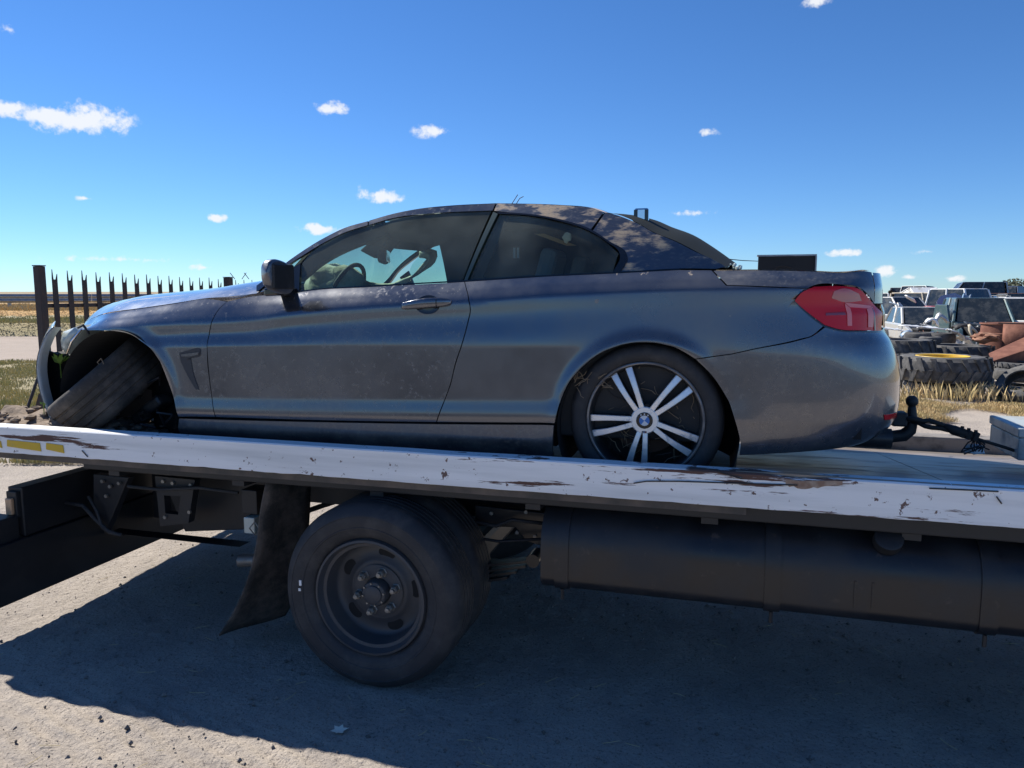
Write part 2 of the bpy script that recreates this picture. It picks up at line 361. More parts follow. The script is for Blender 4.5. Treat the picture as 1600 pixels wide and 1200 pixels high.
# ------------------------------------------------------------------ the ground
def structure(o): o['kind'] = 'structure'; return o
def sheet(name, m, pts, z=None):
    return structure(MB().add([(p[0], p[1], p[2] if z is None else z) for p in pts], [tuple(range(len(pts)))]).build(name, m))
sheet('ground', 'far_ground', [(-6000, -3000, -.06), (6000, -3000, -.06), (6000, 9000, -.06), (-6000, 9000, -.06)])
def yard():
    # compacted dusty yard surface round the truck with tread marks and small bumps
    x0, x1, y0, y1, st = -6.4, 3.0, 1.7, 6.4, .02
    nx, ny = int((x1-x0)/st)+1, int((y1-y0)/st)+1
    G = []
    for j in range(ny):
        y = y0+j*st; row = []
        for i in range(nx):
            x = x0+i*st
            z = .010*mnoise.noise(Vector((x*1.1, y*1.1, 0)))+.005*mnoise.noise(Vector((x*9, y*9, 3)))+.005*mnoise.noise(Vector((x*24, y*24, 5)))
            # lugged tyre tracks in the near left corner
            w = max(0, min(1, (2.72-y)/.25))*max(0, min(1, (-1.0-x)/.8)); 
            if w > 0:
                q = math.sin(34*(x*.7+y*1.9)+2.5*mnoise.noise(Vector((x*3, y*3, 9)))); z += w*.013*(abs(q)**.5*(1 if q > 0 else -1))*(.6+.8*mnoise.noise(Vector((x*4, y*4, 1))))
            w2 = math.exp(-((y-3.15-.12*(x+4.2))/.22)**2)*max(0, min(1, (-3.2-x)/.4))
            z += -.006*w2*abs(math.sin(55*(y-.12*x)))
            ed = min(x-x0, x1-x, y-y0, y1-y)
            row.append((x, y, z-.02*max(0, 1-ed/.3)))
        G.append(row)
    return structure(MB().grid(G).build('yard_surface', 'yard_dirt', smooth=True, fix=False))
yard()
sheet('yard_ground', 'yard_dirt', [(-60, -60, -.03), (60, -60, -.03), (60, 24, -.03), (-60, 24, -.03)])
sheet('added_dark_lane', 'added_asphalt', [(-60, -45, -.026), (60, -45, -.026), (60, -3.5, -.026), (-60, -3.5, -.026)])  # unseen dark lane added behind the camera to darken ground reflected in car paint
# left: grass verge, dirt road, bank with the public road and its guardrail
def band(name, m, px0, px1, prof, n=40, amp=.0, sc=.6):
    """a strip of terrain across the view; prof = (distance, height) rows"""
    G = []
    for (D, z) in prof:
        row = []
        for i in range(n+1):
            p = gnd(px0+(px1-px0)*i/n, D, z); p[2] += amp*mnoise.noise(Vector((p[0]*sc, p[1]*sc, D))); row.append(p)
        G.append(row)
    return structure(MB().grid(G).build(name, m, smooth=True))
band('grass_verge', 'verge_green', -500, 640, [(10.2, -.028), (13, .0), (18, .0), (21.6, -.02)], 30, .01)
band('dirt_road', 'road_dirt', -700, 700, [(21.4, -.012), (24, .0), (29, .02), (33.6, .02)], 40, .025, .5)
band('road_bank', 'verge_green', -800, 760, [(33, -.05), (34, .25), (36, .62), (38, .72), (40, .74)], 120, .12, 1.3)
band('golden_field', 'field_gold', -800, 800, [(39, .70), (42, .95), (46, 1.12), (58, 1.2), (90, 1.25)], 60, .04, .4)
band('distant_plain', 'far_ground', -900, 900, [(88, 1.22), (200, 1.3), (600, 1.6), (1500, 5.2), (4000, 16)], 60, .0)
def guardrail():
    a, b = gnd(-260, 41, 0), gnd(620, 52, 0)
    t = thing('guardrail', (a[0], a[1], 0), 'long galvanised road guardrail beyond the golden grass on the left', 'guardrail')
    d = Vector(b-a); L = d.length; d.normalize(); nrm = Vector((-d.y, d.x, 0))
    if nrm.y > 0: nrm = -nrm
    z0 = 1.38
    prof = [(0, 0), (.03, .05), (.11, .10), (.11, .16), (.03, .22), (.03, .30), (.11, .36), (.11, .42), (.03, .47), (0, .52)]
    for s in range(5):
        q0, q1 = Vector(a)+d*L*s/5, Vector(a)+d*(L*(s+1)/5-.01)
        MB().grid([[(q.x+nrm.x*(o+.003*(s % 2)), q.y+nrm.y*(o+.003*(s % 2)), z0+h) for (o, h) in prof] for q in (q0, q1)]).build('rail_beam', 'galvanised', t, smooth=True)
    for k in range(13):
        q = Vector(a)+d*(L*(k+.4)/13)-nrm*.12; MB().box((q.x, q.y, 1.3), (.14, .14, 1.16)).build('rail_post', 'galvanised', t)
guardrail()

# palisade fence running away from the camera on the left
def fence():
    p0, p1 = gnd(64, 9.3), gnd(357.5, 12.7)
    t = thing('palisade_fence', p0, 'dark steel palisade fence with spiked forked pales behind the car bonnet', 'fence')
    d = Vector(p1-p0); L = d.length; d.normalize(); nrm = Vector((-d.y, d.x, 0)); rot = Matrix((( d.x, nrm.x, 0), (d.y, nrm.y, 0), (0, 0, 1)))
    def zb(s): return 2.225-.065*s/L
    for s, w in ((0, .095), (L, .11)):
        q = p0+np.array(d)*s; MB().box((q[0], q[1], zb(s)/2-.02), (w, w, zb(s)+.04), rot).build('post', 'fence_steel', t, bevel=.006)
        MB().box((q[0], q[1], zb(s)+.008), (w+.01, w+.01, .012), rot).build('post_cap', 'fence_steel', t)
    for z in (.42, 1.74):
        m = p0+np.array(d)*(L/2); MB().box((m[0], m[1], z), (L-.1, .045, .05), rot).build('rail', 'fence_steel', t)
    n = 15
    for k in range(n+6):
        s = L*(k+1)/(n+1.0)-.05
        if abs(s-L) < .12: continue
        q = p0+np.array(d)*s-np.array(nrm)*.04; h = zb(s)-.035+rng.uniform(-.012, .012); w = .037
        prof = [(-w, .05), (w, .05), (w, h-.13), (w*1.05, h-.045), (w*.55, h-.115), (-w*.35, h-.115), (-w*.75, h+.01), (-w, h-.10)]
        mb = MB(); vs = []
        for off in (-.006, .006): vs += [tuple(q+np.array(d)*a+np.array(nrm)*(off+.010*(1-abs(a)/w))+np.array([0, 0, zz])) for a, zz in prof]
        m = len(prof); mb.add(vs, [tuple(range(m)), tuple(reversed(range(m, 2*m)))]+[(i, i+m, (i+1) % m+m, (i+1) % m) for i in range(m)])
        mb.build('pale', 'fence_steel', t)
    # leaning prop and a dark footing plate at the first post
    a, b = atd(60, 588, 9.2), atd(38, 652, 9.0); MB().tube([a, b], .018, 8).build('prop', 'fence_steel', t)
    q = atd(52, 640, 9.1); MB().prism([(q[0]-.10, q[2]-.3), (q[0]+.3, q[2]-.3), (q[0]+.3, q[2]+.25), (q[0]+.1, q[2]+.2)], q[1], q[1]+.03).build('foot_plate', 'fence_steel', t)
    # loops of barbed wire on the far end
    for k in range(3):
        q = gnd(368+k*11, 12.8, zb(L)-.02); MB().tube([tuple(q+np.array([.03*i*(1 if k % 2 else -1), 0, .035*i])) for i in range(4)], .006, 5).build('barbed_wire', 'fence_steel', t)
fence()

# ------------------------------------------------------------------ the tow truck
BED_Y = 3.10; BED_T = 1.165; BED_B = 1.018; DECK = 1.0; BX0, BX1 = -4.60, 3.2; BED_Y2 = 5.42
TK = thing('tow_truck', (-1.4, 4.2, 0), 'flatbed tow truck with chipped white side rail carrying the wrecked grey convertible', 'truck')
def truck():
    # white side rails, each a folded channel with an uneven lower edge
    def rail(y, s, BED_B=BED_B, BED_T=BED_T, BX0=BX0):
        n = 150; G = []
        for i in range(n+1):
            x = BX0+(BX1-BX0)*i/n; e = .0035*mnoise.noise(Vector((x*7, y, 1)))+.0025*mnoise.noise(Vector((x*31, y, 2)))
            tz = .002*mnoise.noise(Vector((x*3, 5, y))); tz -= .010*max(0, 1-abs(x-.29)/.13)
            G.append([(x, y+s*.09, BED_B+.02), (x, y+s*.012, BED_B+e), (x, y, BED_B+e+.004), (x, y-s*.004*mnoise.noise(Vector((x*1.7, 0, 0))), (BED_B+BED_T)/2), (x, y, BED_T-.006+tz), (x, y+s*.006, BED_T+tz), (x, y+s*.085, BED_T+tz), (x, y+s*.09, BED_T-.03)])
        MB().grid(G).build('side_rail', 'bed_white', TK, autos=30, smooth=True)
    rail(BED_Y, 1, BX0=-4.30); rail(BED_Y2, -1, .80, .90)
    MB().add([(BX0-.004, BED_Y+.13, BED_B+.003), (BX0-.004, BED_Y2-.002, .803), (BX0-.004, BED_Y2-.002, .897), (BX0-.004, BED_Y+.13, BED_T-.003), (BX0+.006, BED_Y+.13, BED_B+.003), (BX0+.006, BED_Y2-.002, .803), (BX0+.006, BED_Y2-.002, .897), (BX0+.006, BED_Y+.13, BED_T-.003)], [(0, 1, 2, 3), (7, 6, 5, 4), (0, 4, 5, 1), (1, 5, 6, 2), (2, 6, 7, 3), (3, 7, 4, 0)]).build('rear_edge', 'bed_white', TK)
    # sunken steel deck and the raised front plate that falls away from the camera
    MB().prism([(BED_Y+.04, DECK+.01), (BED_Y2-.04, DECK-.12), (BED_Y2-.04, DECK-.15), (BED_Y+.04, DECK-.02)], BX0+.30, .10, 'yz').build('deck', 'deck_dark', TK)
    xs = [.05, .835, 1.52, 2.2, 3.19]
    for k in range(4):
        a, b = xs[k]+.0025, xs[k+1]-.0025; yn, yf = BED_Y+.015, 5.20; zn, zf = BED_T+.003, .893
        def pl(x0, x1): return [(x0, yn, zn), (x1, yn, zn), (x1+.05, yf, zf), (x0+.05, yf, zf)]
        top = pl(a, b); mb = MB(); mb.add(top+[(p[0], p[1], p[2]-.012) for p in top], [(0, 1, 2, 3), (7, 6, 5, 4), (0, 4, 5, 1), (1, 5, 6, 2), (2, 6, 7, 3), (3, 7, 4, 0)])
        mb.build('deck_plate', 'deck_plate', TK)
    MB().box2(.12, 3.18, 5.22, 5.36, .80, .985).build('far_kerb', 'beam_grey', TK, bevel=.01)
    # bared rusty patch and stickers on the near rail
    a, b = at(1228, 741, BED_Y), at(1316, 760, BED_Y)
    n = 14; up_ = []; lo = []
    for i in range(n+1):
        x = a[0]+(b[0]-a[0])*i/n; zt = BED_T-.0075+.002*mnoise.noise(Vector((x*3, 5, BED_Y)))-.010*max(0, 1-abs(x-.29)/.13); up_.append((x, zt)); lo.append((x, zt-.010-.020*math.sin(math.pi*min(1, (i+4)/(n+4)))+.005*rng.uniform(-1, 1)))
    MB().prism(up_+lo[::-1], BED_Y-.003, BED_Y+.001).build('bare_patch', 'bed_rust', TK)
    for (x0, y0, x1, y1) in ((-6, 687, 4, 700), (12, 687, 65, 705), (73, 692, 101, 708)):
        p, q = at(x0, y0, BED_Y), at(x1, y1, BED_Y); MB().prism([(p[0], p[2]), (q[0]-.006, p[2]-.006), (q[0], q[2]), (p[0]-.004, q[2]+.014)], BED_Y-.0045, BED_Y-.001).build('reflective_tape', 'yellow_tape', TK)
    for pts in ([(990, 755), (1010, 752), (1060, 752), (1120, 754), (1180, 756), (1246, 758)], [(1120, 736), (1135, 741), (1160, 748)], [(1452, 763), (1500, 765), (1560, 768)], [(128, 704), (137, 714)], [(1557, 776), (1565, 787)]):
        MB().tube([tuple(at(x, y, BED_Y-.004)) for x, y in pts], .0028, 5).build('hanging_twig', 'dark_twig', TK)
    # frame of the bed and chassis
    MB().box2(-3.35, BX1, BED_Y+.10, BED_Y+.18, .935, BED_B+.012).build('bed_runner', 'truck_black', TK, bevel=.006)
    MB().box2(-3.35, BX1, BED_Y2-.13, BED_Y2-.05, .70, .82).build('bed_runner', 'truck_black', TK, bevel=.006)
    for y in (3.82, 4.62):
        MB().prism([(y, .66), (y+.08, .66), (y+.08, .675), (y+.012, .675), (y+.012, .875), (y+.08, .875), (y+.08, .89), (y, .89)], -3.05, BX1, 'yz').build('chassis_rail', 'truck_black', TK)
    for k in range(9):
        x = -3.2+k*.78; MB().box2(x, x+.07, BED_Y+.12, BED_Y2-.4, .895, .945) if False else MB().prism([(BED_Y+.12, .905), (BED_Y2-.14, .79), (BED_Y2-.14, .84), (BED_Y+.12, .965)], x, x+.07, 'yz').build('cross_member', 'truck_black', TK)
    # tail: drop frame with lightening hole, cross bar with lamp
    for y in (3.66, 4.70):
        out = [(-3.30, .90), (-2.48, .90), (-2.60, .52), (-3.10, .46)]; MB().prism(out, y, y+.05).build('tail_gusset', 'truck_black', TK, bevel=.006)
    px = [(200, 745), (186, 745), (172, 800), (200, 832)]
    MB().prism([(p[0], p[2]) for p in (at(150, 740, 3.5), at(205, 745, 3.5), at(180, 805, 3.5), at(168, 832, 3.5), at(150, 800, 3.5))], 3.48, 3.53).build('side_bracket', 'truck_black', TK, bevel=.004)
    hx = [at(248, 742, 3.5), at(310, 748, 3.5), at(300, 815, 3.5), at(256, 820, 3.5)]
    h2 = [at(262, 772, 3.5), at(288, 773, 3.5), at(284, 802, 3.5), at(264, 800, 3.5)]
    o4 = [(p[0], p[2]) for p in hx]; i4 = [(p[0], p[2]) for p in h2]; mb = MB(); vs = [(x, y, z) for y in (3.47, 3.52) for (x, z) in o4+i4]
    fs = []
    for i in range(4):
        j = (i+1) % 4; fs += [(i, j, j+4, i+4), (i+8, i+12, j+12, j+8), (i, i+8, j+8, j), (i+4, j+4, j+12, i+12)]
    mb.add(vs, fs).build('holed_bracket', 'truck_black', TK)
    def beam(name, pn, pf, yn, yf, w, m='truck_black', bev=.006):
        """bar running across the truck: near-end corners (top, bottom pixels) at yn"""
        a, b = at(*pn[0], yn), at(*pn[1], yn); zt, zb_ = a[2], b[2]; x = (a[0]+b[0])/2
        return MB().box2(x-w, x, yn, yf, zb_, zt).build(name, m, TK, bevel=bev)
    x_c = at(34, 770, 3.16)[0]
    zt, zb_ = at(34, 762, 3.16)[2], at(34, 872, 3.16)[2]
    MB().box2(x_c-.10, x_c, 3.16, 5.3, zb_+.13, zt).build('tail_bar', 'truck_black', TK, bevel=.006)
    zl_ = at(-20, 922, 3.14)[2]; MB().box2(x_c-.16, x_c+.02, 2.93, 5.26, zl_, zb_+.126).build('lower_tail_bar', 'truck_black', TK, bevel=.006)
    p, q = at(165, 832, 3.7), at(374, 855, 3.7); MB().box2(x_c+.03, q[0], 3.70, 3.80, q[2], p[2]).build('low_side_frame', 'truck_black', TK, bevel=.006)
    MB().box2(x_c+.03, q[0]-.35, 4.1, 4.14, p[2]-.02, .88).build('rear_plate', 'truck_black', TK, bevel=.004)
    MB().box2(x_c-.085, x_c-.015, 3.135, 3.16, zt-.17, zt-.02).build('lamp_plate', 'truck_black', TK, bevel=.004)
    lz = at(20, 792, 3.13)[2]; lamp = MB().box2(x_c-.075, x_c-.03, 3.115, 3.136, lz-.045, lz+.05).build('tail_lamp', 'amber_lens', TK, bevel=.006); MB().box2(x_c-.08, x_c-.025, 3.125, 3.136, lz-.055, lz-.048).build('lamp_rim', 'steel_grey', lamp)
    bx, bz = at(-40, 812, 2.98)[0], at(-10, 818, 2.98)[2]
    MB().box2(bx-.5, bx+.12, 2.98, 3.14, bz-.20, bz).build('lift_arm', 'truck_black', TK, bevel=.008)
    MB().box2(-3.05, -2.0, 4.5, 4.6, .56, .64).build('low_frame', 'truck_black', TK, bevel=.006)
    # drive shaft housing / spare wheel seen behind the gusset
    MB().lathe([(.12, -.1), (.30, -.1), (.34, -.06), (.34, .06), (.30, .1), (.12, .1), (.12, -.1)], (-2.35, 4.35, .80), (0, 0, 1), 32).build('spare_tyre', 'rubber', TK, smooth=True, autos=40)
    # mud flap behind the wheels: a curled sheet across the truck
    A = [(415, 752), (404, 800), (397, 850), (383, 905), (362, 956), (341, 992)]; B = [(484, 750), (481, 800), (476, 850), (467, 900), (457, 935), (445, 960)]
    A = [at(x, y, 3.24) for x, y in A]; B = [at(x, y, 3.60) for x, y in B]
    def cr(P, t): f = [pchip_cr(np.arange(6.), np.array([p[k] for p in P])) for k in range(3)]; return np.array([g(t*5) for g in f])
    G = [[tuple(cr(A, i/15)*(1-j/8)+cr(B, i/15)*(j/8)+np.array([.012*math.sin(j*.8+i*.2), 0, 0])) for j in range(9)] for i in range(16)]
    o = MB().grid(G).build('mud_flap', 'rubber_dusty', TK, smooth=True); sm = o.modifiers.new('thick', 'SOLIDIFY'); sm.thickness = .008
    # lamp bracket between flap and tail
    q0, q1 = at(376, 765, 3.45), at(402, 805, 3.45); MB().box2(q0[0], q1[0], 3.45, 3.58, q1[2], q0[2]).build('lamp_bracket', 'truck_black', TK, bevel=.005)
    q0, q1 = at(380, 808, 3.42), at(398, 835, 3.42); MB().box2(q0[0], q1[0], 3.42, 3.56, q1[2], q0[2]).build('side_lamp', 'clear_lens', TK, bevel=.006)
    q = at(398, 815, 3.4); MB().tube([tuple(q), tuple(q+np.array([-.035, 0, -.04])), tuple(q+np.array([0, 0, -.08])), tuple(q+np.array([.03, 0, -.04])), tuple(q)], .004, 6).build('wire_hook', 'steel_grey', TK)
    q = at(372, 876, 3.5); MB().tube([tuple(q), tuple(q+np.array([.25, .1, 0]))], .035, 12).build('exhaust_stub', 'steel_grey', TK, smooth=True, autos=40)
    MB().tube([(-2.55, 3.6, .55), (-2.3, 3.9, .62), (-2.2, 4.4, .6)], .016, 8).build('air_hose', 'rubber', TK, smooth=True)
    for pts, r_ in (([(100, 785), (130, 790), (150, 812), (172, 832), (190, 836)], .012), ([(138, 775), (152, 800), (160, 825), (182, 834)], .009), ([(200, 760), (250, 765), (310, 762), (372, 770)], .010), ([(745, 815), (775, 822), (800, 812), (850, 818)], .010), ([(742, 840), (780, 846), (850, 842)], .008)):
        Y_ = 3.55 if pts[0][0] > 700 else 3.44; MB().tube([tuple(at(x, y, Y_)) for x, y in pts], r_, 8).build('hydraulic_hose', 'rubber', TK, smooth=True)
    for (x, y) in ((160, 752), (172, 760), (166, 775), (186, 755), (255, 752), (270, 755), (298, 758), (296, 800), (258, 808)):
        q = at(x, y, 3.465); MB().lathe([(0, 0), (.011, 0), (.011, .014), (0, .014)], (q[0], 3.458, q[2]), (0, 1, 0), 6).build('bolt_head', 'steel_grey', TK)
    # fuel tank with straps
    zt_, zb2 = at(1100, 812, 3.22)[2], at(1100, 945, 3.22)[2]
    x0 = at(848, 830, 3.24)[0]; y0, y1 = 3.20, 3.74; r = .06; prof = []; r2 = .19
    for (cy, cz, a0, r) in ((y0+r, zb2+r, 180, r), (y1-r, zb2+r, 270, r), (y1-r, zt_-r, 0, r), (y0+r2, zt_-r2, 90, r2)):
        for k in range(9): a = R(a0+11.25*k); prof.append((cy+r*math.cos(a), cz+r*math.sin(a)))
    tank = MB().prism(prof, x0, 2.75, 'yz').build('fuel_tank', 'truck_tank', TK, smooth=True, autos=50)
    MB().lathe([(0, .0), (.055, .0), (.055, .05), (.045, .055), (0, .055)], (at(1383, 858, 3.28)[0], 3.255, zt_-.045), (0, -1, .9), 24).build('filler_cap', 'truck_black', tank, smooth=True, autos=40)
    cy, cz = (y0+y1)/2, (zt_+zb2)/2
    for pxs in (876, 1208, 1552):
        xs_ = at(pxs, 900, 3.19)[0]; w = .032
        pr = [(cy+(a-cy)*1.022-.0, cz+(b-cz)*1.035) for a, b in prof]
        st = MB().prism(pr, xs_-w, xs_+w, 'yz').build('tank_strap', 'truck_tank', TK, smooth=True, autos=50)
        MB().tube([(xs_, y0+.03, zb2-.002), (xs_, y0+.03, zb2-.05)], .008, 6).build('strap_bolt', 'truck_black', st)
    for pxs in (1338, 1366):
        xs_ = at(pxs, 900, 3.19)[0]; MB().box2(xs_-.004, xs_+.004, y0-.004, y0+.02, zb2+.07, zt_-.20).build('weld_seam', 'truck_tank', tank)
    # leaf spring, shackle, hanger bracket between wheels and tank
    for k in range(4):
        a = at(745-0*k, 852+k*9, 3.55); b = at(838-k*14, 872+k*9, 3.55)
        P = [(a[0]-.45+(b[0]-a[0]+.45)*i/8, 3.55, a[2]-.06+(b[2]-a[2]+.06)*i/8-.05*math.sin(math.pi*i/8)) for i in range(9)]
        MB().grid([[(x, 3.51, z+.006) for x, y, z in P], [(x, 3.58, z+.006) for x, y, z in P], [(x, 3.58, z-.006) for x, y, z in P], [(x, 3.51, z-.006) for x, y, z in P], [(x, 3.51, z+.006) for x, y, z in P]]).build('spring_leaf', 'truck_tank', TK)
    q = at(833, 876, 3.5); MB().lathe([(0, -.01), (.034, -.01), (.034, .1), (0, .1)], (q[0], 3.5, q[2]), (0, 1, 0), 20).build('spring_eye', 'truck_tank', TK, smooth=True, autos=40)
    a, b = at(742, 790, 3.62), at(852, 855, 3.62)
    MB().prism([(a[0], a[2]), (b[0], a[2]-.01), (b[0], b[2]), (b[0]-.10, b[2]+.02), (b[0]-.16, b[2]+.09), (a[0], b[2]+.08)], 3.62, 3.66).build('hanger_plate', 'truck_tank', TK, bevel=.004)
    for (x, y) in ((768, 802), (778, 822), (822, 800), (836, 838), (808, 832)):
        q = at(x, y, 3.615); MB().lathe([(0, 0), (.010, 0), (.010, .012), (0, .012)], (q[0], 3.61, q[2]), (0, 1, 0), 8).build('bolt_head', 'steel_grey', TK)
    MB().box2(-1.9, -1.3, 3.9, 5.0, .33, .5).build('axle', 'truck_black', TK, bevel=.04)
truck()
WX, WZ, TR, WK = at(573, 925, 3.06)[0], None, .4575, 1.0765
def truck_wheel(yface, outer=True, sign=1):
    z = TR-.006; x = WX
    t = [(.268, .018), (.285, -.004), (.305, -.012), (.316, -.0155), (.318, -.019), (.324, -.0205), (.326, -.0185), (.345, -.022), (.372, -.019), (.374, -.0215), (.377, -.0205), (.385, -.016), (.408, .004), (.419, .022), (.425, .040)]
    for k in range(4):
        y = .052+k*.036; t += [(.425, y), (.4252, y+.012), (.416, y+.0145), (.416, y+.0205), (.4252, y+.023)]
    t += [(.425, .198), (.419, .212), (.408, .224), (.385, .240), (.345, .246), (.285, .232), (.268, .21)]
    A = (0, sign, 0)
    tyre = MB().lathe([(r*WK, h) for r, h in t], (x, yface, z), A, 96).build('tyre', 'rubber', TK, smooth=True, autos=38, label='black dual rear truck tyre' if outer else None)
    if not outer: return
    # ribs on the shoulder
    rim = [(.268, .020), (.262, -.002), (.252, -.004), (.247, .012), (.240, .030), (.226, .034), (.222, .05), (.219, .108), (.210, .122), (.19, .128), (.150, .122), (.142, .112), (.128, .108), (.062, .108)]
    rim = [(r*WK, h) for r, h in rim]; n = 60; mb = MB(); A_ = Vector((0, 1, 0)); vs = []
    for (r, h) in rim:
        for k in range(n): a = 2*math.pi*k/n; vs.append((x+r*math.cos(a), yface+h, z+r*math.sin(a)))
    hole = lambda k: min(abs(((k*6.0-c+180) % 360)-180) for c in (65, 137, 209, 281, 353))
    fs = []
    for i in range(len(rim)-1):
        for k in range(n): fs.append((i*n+k, i*n+(k+1) % n, (i+1)*n+(k+1) % n, (i+1)*n+k))
    rimo = mb.add(vs, fs).build('rim', 'truck_rim', TK, smooth=True, autos=50)
    for c in (150, 222, 294, 6, 78):
        a = R(c); q = (x+.187*math.cos(a), yface+.1275, z+.187*math.sin(a)); pts = []
        ur = Vector((math.cos(a), 0, math.sin(a))); ut = Vector((-math.sin(a), 0, math.cos(a)))
        ring = [Vector(q)+ur*(.029*math.cos(b*math.pi/10))+ut*(.044*math.sin(b*math.pi/10)) for b in range(20)]
        MB().add([tuple(p-Vector((0, .004, 0))) for p in ring], [tuple(range(20))]).build('hand_hole', 'liner', rimo)
    MB().lathe([(.128, .106), (.130, .100), (.120, .096), (.07, .094)], (x, yface, z), (0, 1, 0), 40).build('rim_flange', 'truck_rim', rimo, smooth=True, autos=40)
    hub = MB().lathe([(.066, .11), (.064, .062), (.058, .050), (.050, .046), (.0, .045)], (x, yface, z), (0, 1, 0), 36).build('hub', 'truck_rim', TK, smooth=True, autos=35)
    MB().lathe([(.044, .048), (.044, .038), (.038, .034), (0, .034)], (x, yface, z), (0, 1, 0), 30).build('hub_cap', 'truck_rim', hub, smooth=True, autos=35)
    for k in range(8):
        a = R(k*45+10); MB().lathe([(0, .040), (.005, .040), (.005, .055)], (x+.055*math.cos(a), yface, z+.055*math.sin(a)), (0, 1, 0), 6).build('hub_bolt', 'steel_grey', hub)
    for k in range(6):
        a = R(k*60+14); q = (x+.100*math.cos(a), yface+.098, z+.100*math.sin(a))
        nut = MB().lathe([(.025, 0), (.025, -.005), (.020, -.009), (.020, -.032), (.015, -.040), (.011, -.040)], q, (0, 1, 0), 6).build('lug_nut', 'steel_grey', TK)
        MB().lathe([(.011, 0), (.011, -.054), (0, -.056)], q, (0, 1, 0), 10).build('stud', 'steel_grey', nut)
    for (px_, py_, w, h) in ((469, 911, .012, .026), (468, 921.5, .012, .013)):
        q = at(px_, py_, yface-.024); MB().box((q[0], yface-.0225, q[2]), (w, .004, h)).build('paint_mark', 'white_enamel', tyre)
truck_wheel(3.08); truck_wheel(3.36, False); truck_wheel(5.44, False, -1); truck_wheel(5.16, False, -1)

# ------------------------------------------------------------------ the wrecked convertible
YS, YC = 3.30, 4.2125                       # plane of the near flank, centre line
CR = thing('wrecked_convertible', (-1.6, YC, DECK), 'dusty dark grey convertible with smashed front wheel riding on the tow truck bed', 'car')
def zline(pts, o):
    P = [at(x, y, YS+o) for x, y in pts]; return pchip([p[0] for p in P], [p[2] for p in P])
L0 = zline([(60, 671), (284, 683), (600, 700), (865, 716), (1155, 736), (1420, 752)], .05)
L1 = zline([(60, 645), (280, 652), (337, 654), (680, 661), (865, 663), (1155, 667), (1420, 670)], .02)
LM = zline([(60, 547), (340, 542), (700, 542), (870, 546), (1150, 556), (1420, 568)], .0)
LC = zline([(60, 522), (160, 513), (270, 505), (380, 500), (442, 492), (505, 486), (630, 477), (730, 472), (850, 464), (950, 461), (1100, 457), (1260, 452), (1420, 450)], .02)
LB = zline([(90, 520), (125, 506), (160, 491), (225, 481), (270, 474.5), (325, 466), (400, 461), (447, 460), (480, 454), (580, 447.5), (725, 439), (850, 431), (957, 426), (1062, 420.5), (1175, 421), (1272, 423), (1420, 425)], .115)
RW = at(1008, 676, YS); RRAD = .398          # rear arch
FW_ = at(178, 628, YS); FRAD = .385          # front arch
XR = [(1376, 421), (1377, 450), (1377, 477), (1381, 492), (1380, 517), (1392, 540), (1401, 565), (1405, 585), (1407, 610), (1406, 632), (1401, 662), (1388, 680), (1366, 694), (1310, 707)]
_p = [at(x, y, 3.45) for x, y in XR][::-1]; xrf = pchip([p[2] for p in _p], [p[0]+.075 for p in _p])
SA = .02; NEXP = 3.8; SL = 1.5
_cache = {}
def offs(x, z):
    k = round(x, 3)
    f = _cache.get(k)
    if f is None:
        l0, l1, lm, lc, lb = L0(k), L1(k), LM(k), LC(k), LB(k)
        zk = [l0-.15, l0, .45*l0+.55*l1, l1-.006, l1+.032, l1+.125, lm, lc-.062, lc-.004, lc+.005, .5*(lc+lb), lb, lb+.15]
        # rear haunch: crease fades and the shoulder rolls over the arch
        hq = math.exp(-((k+.25)/.55)**2)
        rb = max(0, min(1, (k+.05)/.25)); ok = [.16, .055+.02*rb, .016+.02*rb, .0155+.0095*rb, .0110+.008*rb, .020-.006*rb, .0215-.004*hq-.008*rb, .0375-.006*hq, .0385-.004*hq, .041-.006*hq, .073-.008*hq, .122, .24]
        for i in range(1, len(zk)): zk[i] = max(zk[i], zk[i-1]+.003)
        f = _cache[k] = pchip(zk, ok)
    o = f(z)
    t = max(0, -2.75-x); o += .10*t*t+.10*t**4
    r = math.hypot(x-RW[0], z-RW[2]); o -= .014*math.exp(-((r-RRAD-.008)/.034)**2)*max(.15, min(1, 1-(x-RW[0]-.12)/.2))
    if x < -2.3: r = math.hypot(x-FW_[0], z-FW_[2]); o -= .011*math.exp(-((r-FRAD-.008)/.034)**2)
    return o
def S(s, z):
    if s <= SA: return np.array([s, YS+offs(s, z), z])
    q = min(1, (s-SA)/SL); ph = math.pi/2*q**(NEXP/2); xr = xrf(z)
    x = SA+(xr-SA)*math.sin(ph)**(2/NEXP); hw = YC-YS-offs(min(x, .45), z)
    return np.array([x, YC-hw*max(0, math.cos(ph))**(2/NEXP), z])
def G_(x, z):                                # greenhouse side
    h = z-LB(x); return np.array([x, YS+.132+.40*h+.42*h*abs(h)+.10*max(0, x+.45)**2+.05*max(0, -1.75-x)**2, z])
def solve(F, px, py):
    p = at(px, py, YS+.05); u = np.array([p[0], p[2]]); tg = np.array([px, py])
    for it in range(14):
        f0 = proj(F(*u))-tg
        if np.abs(f0).max() < .02: break
        e = 1e-3; J = np.array([(proj(F(u[0]+e, u[1]))-tg-f0)/e, (proj(F(u[0], u[1]+e))-tg-f0)/e]).T
        try: st = np.linalg.solve(J, -f0)
        except Exception: break
        n = np.abs(st).max(); u = u+st*min(1, .12/max(n, 1e-9))
    return u
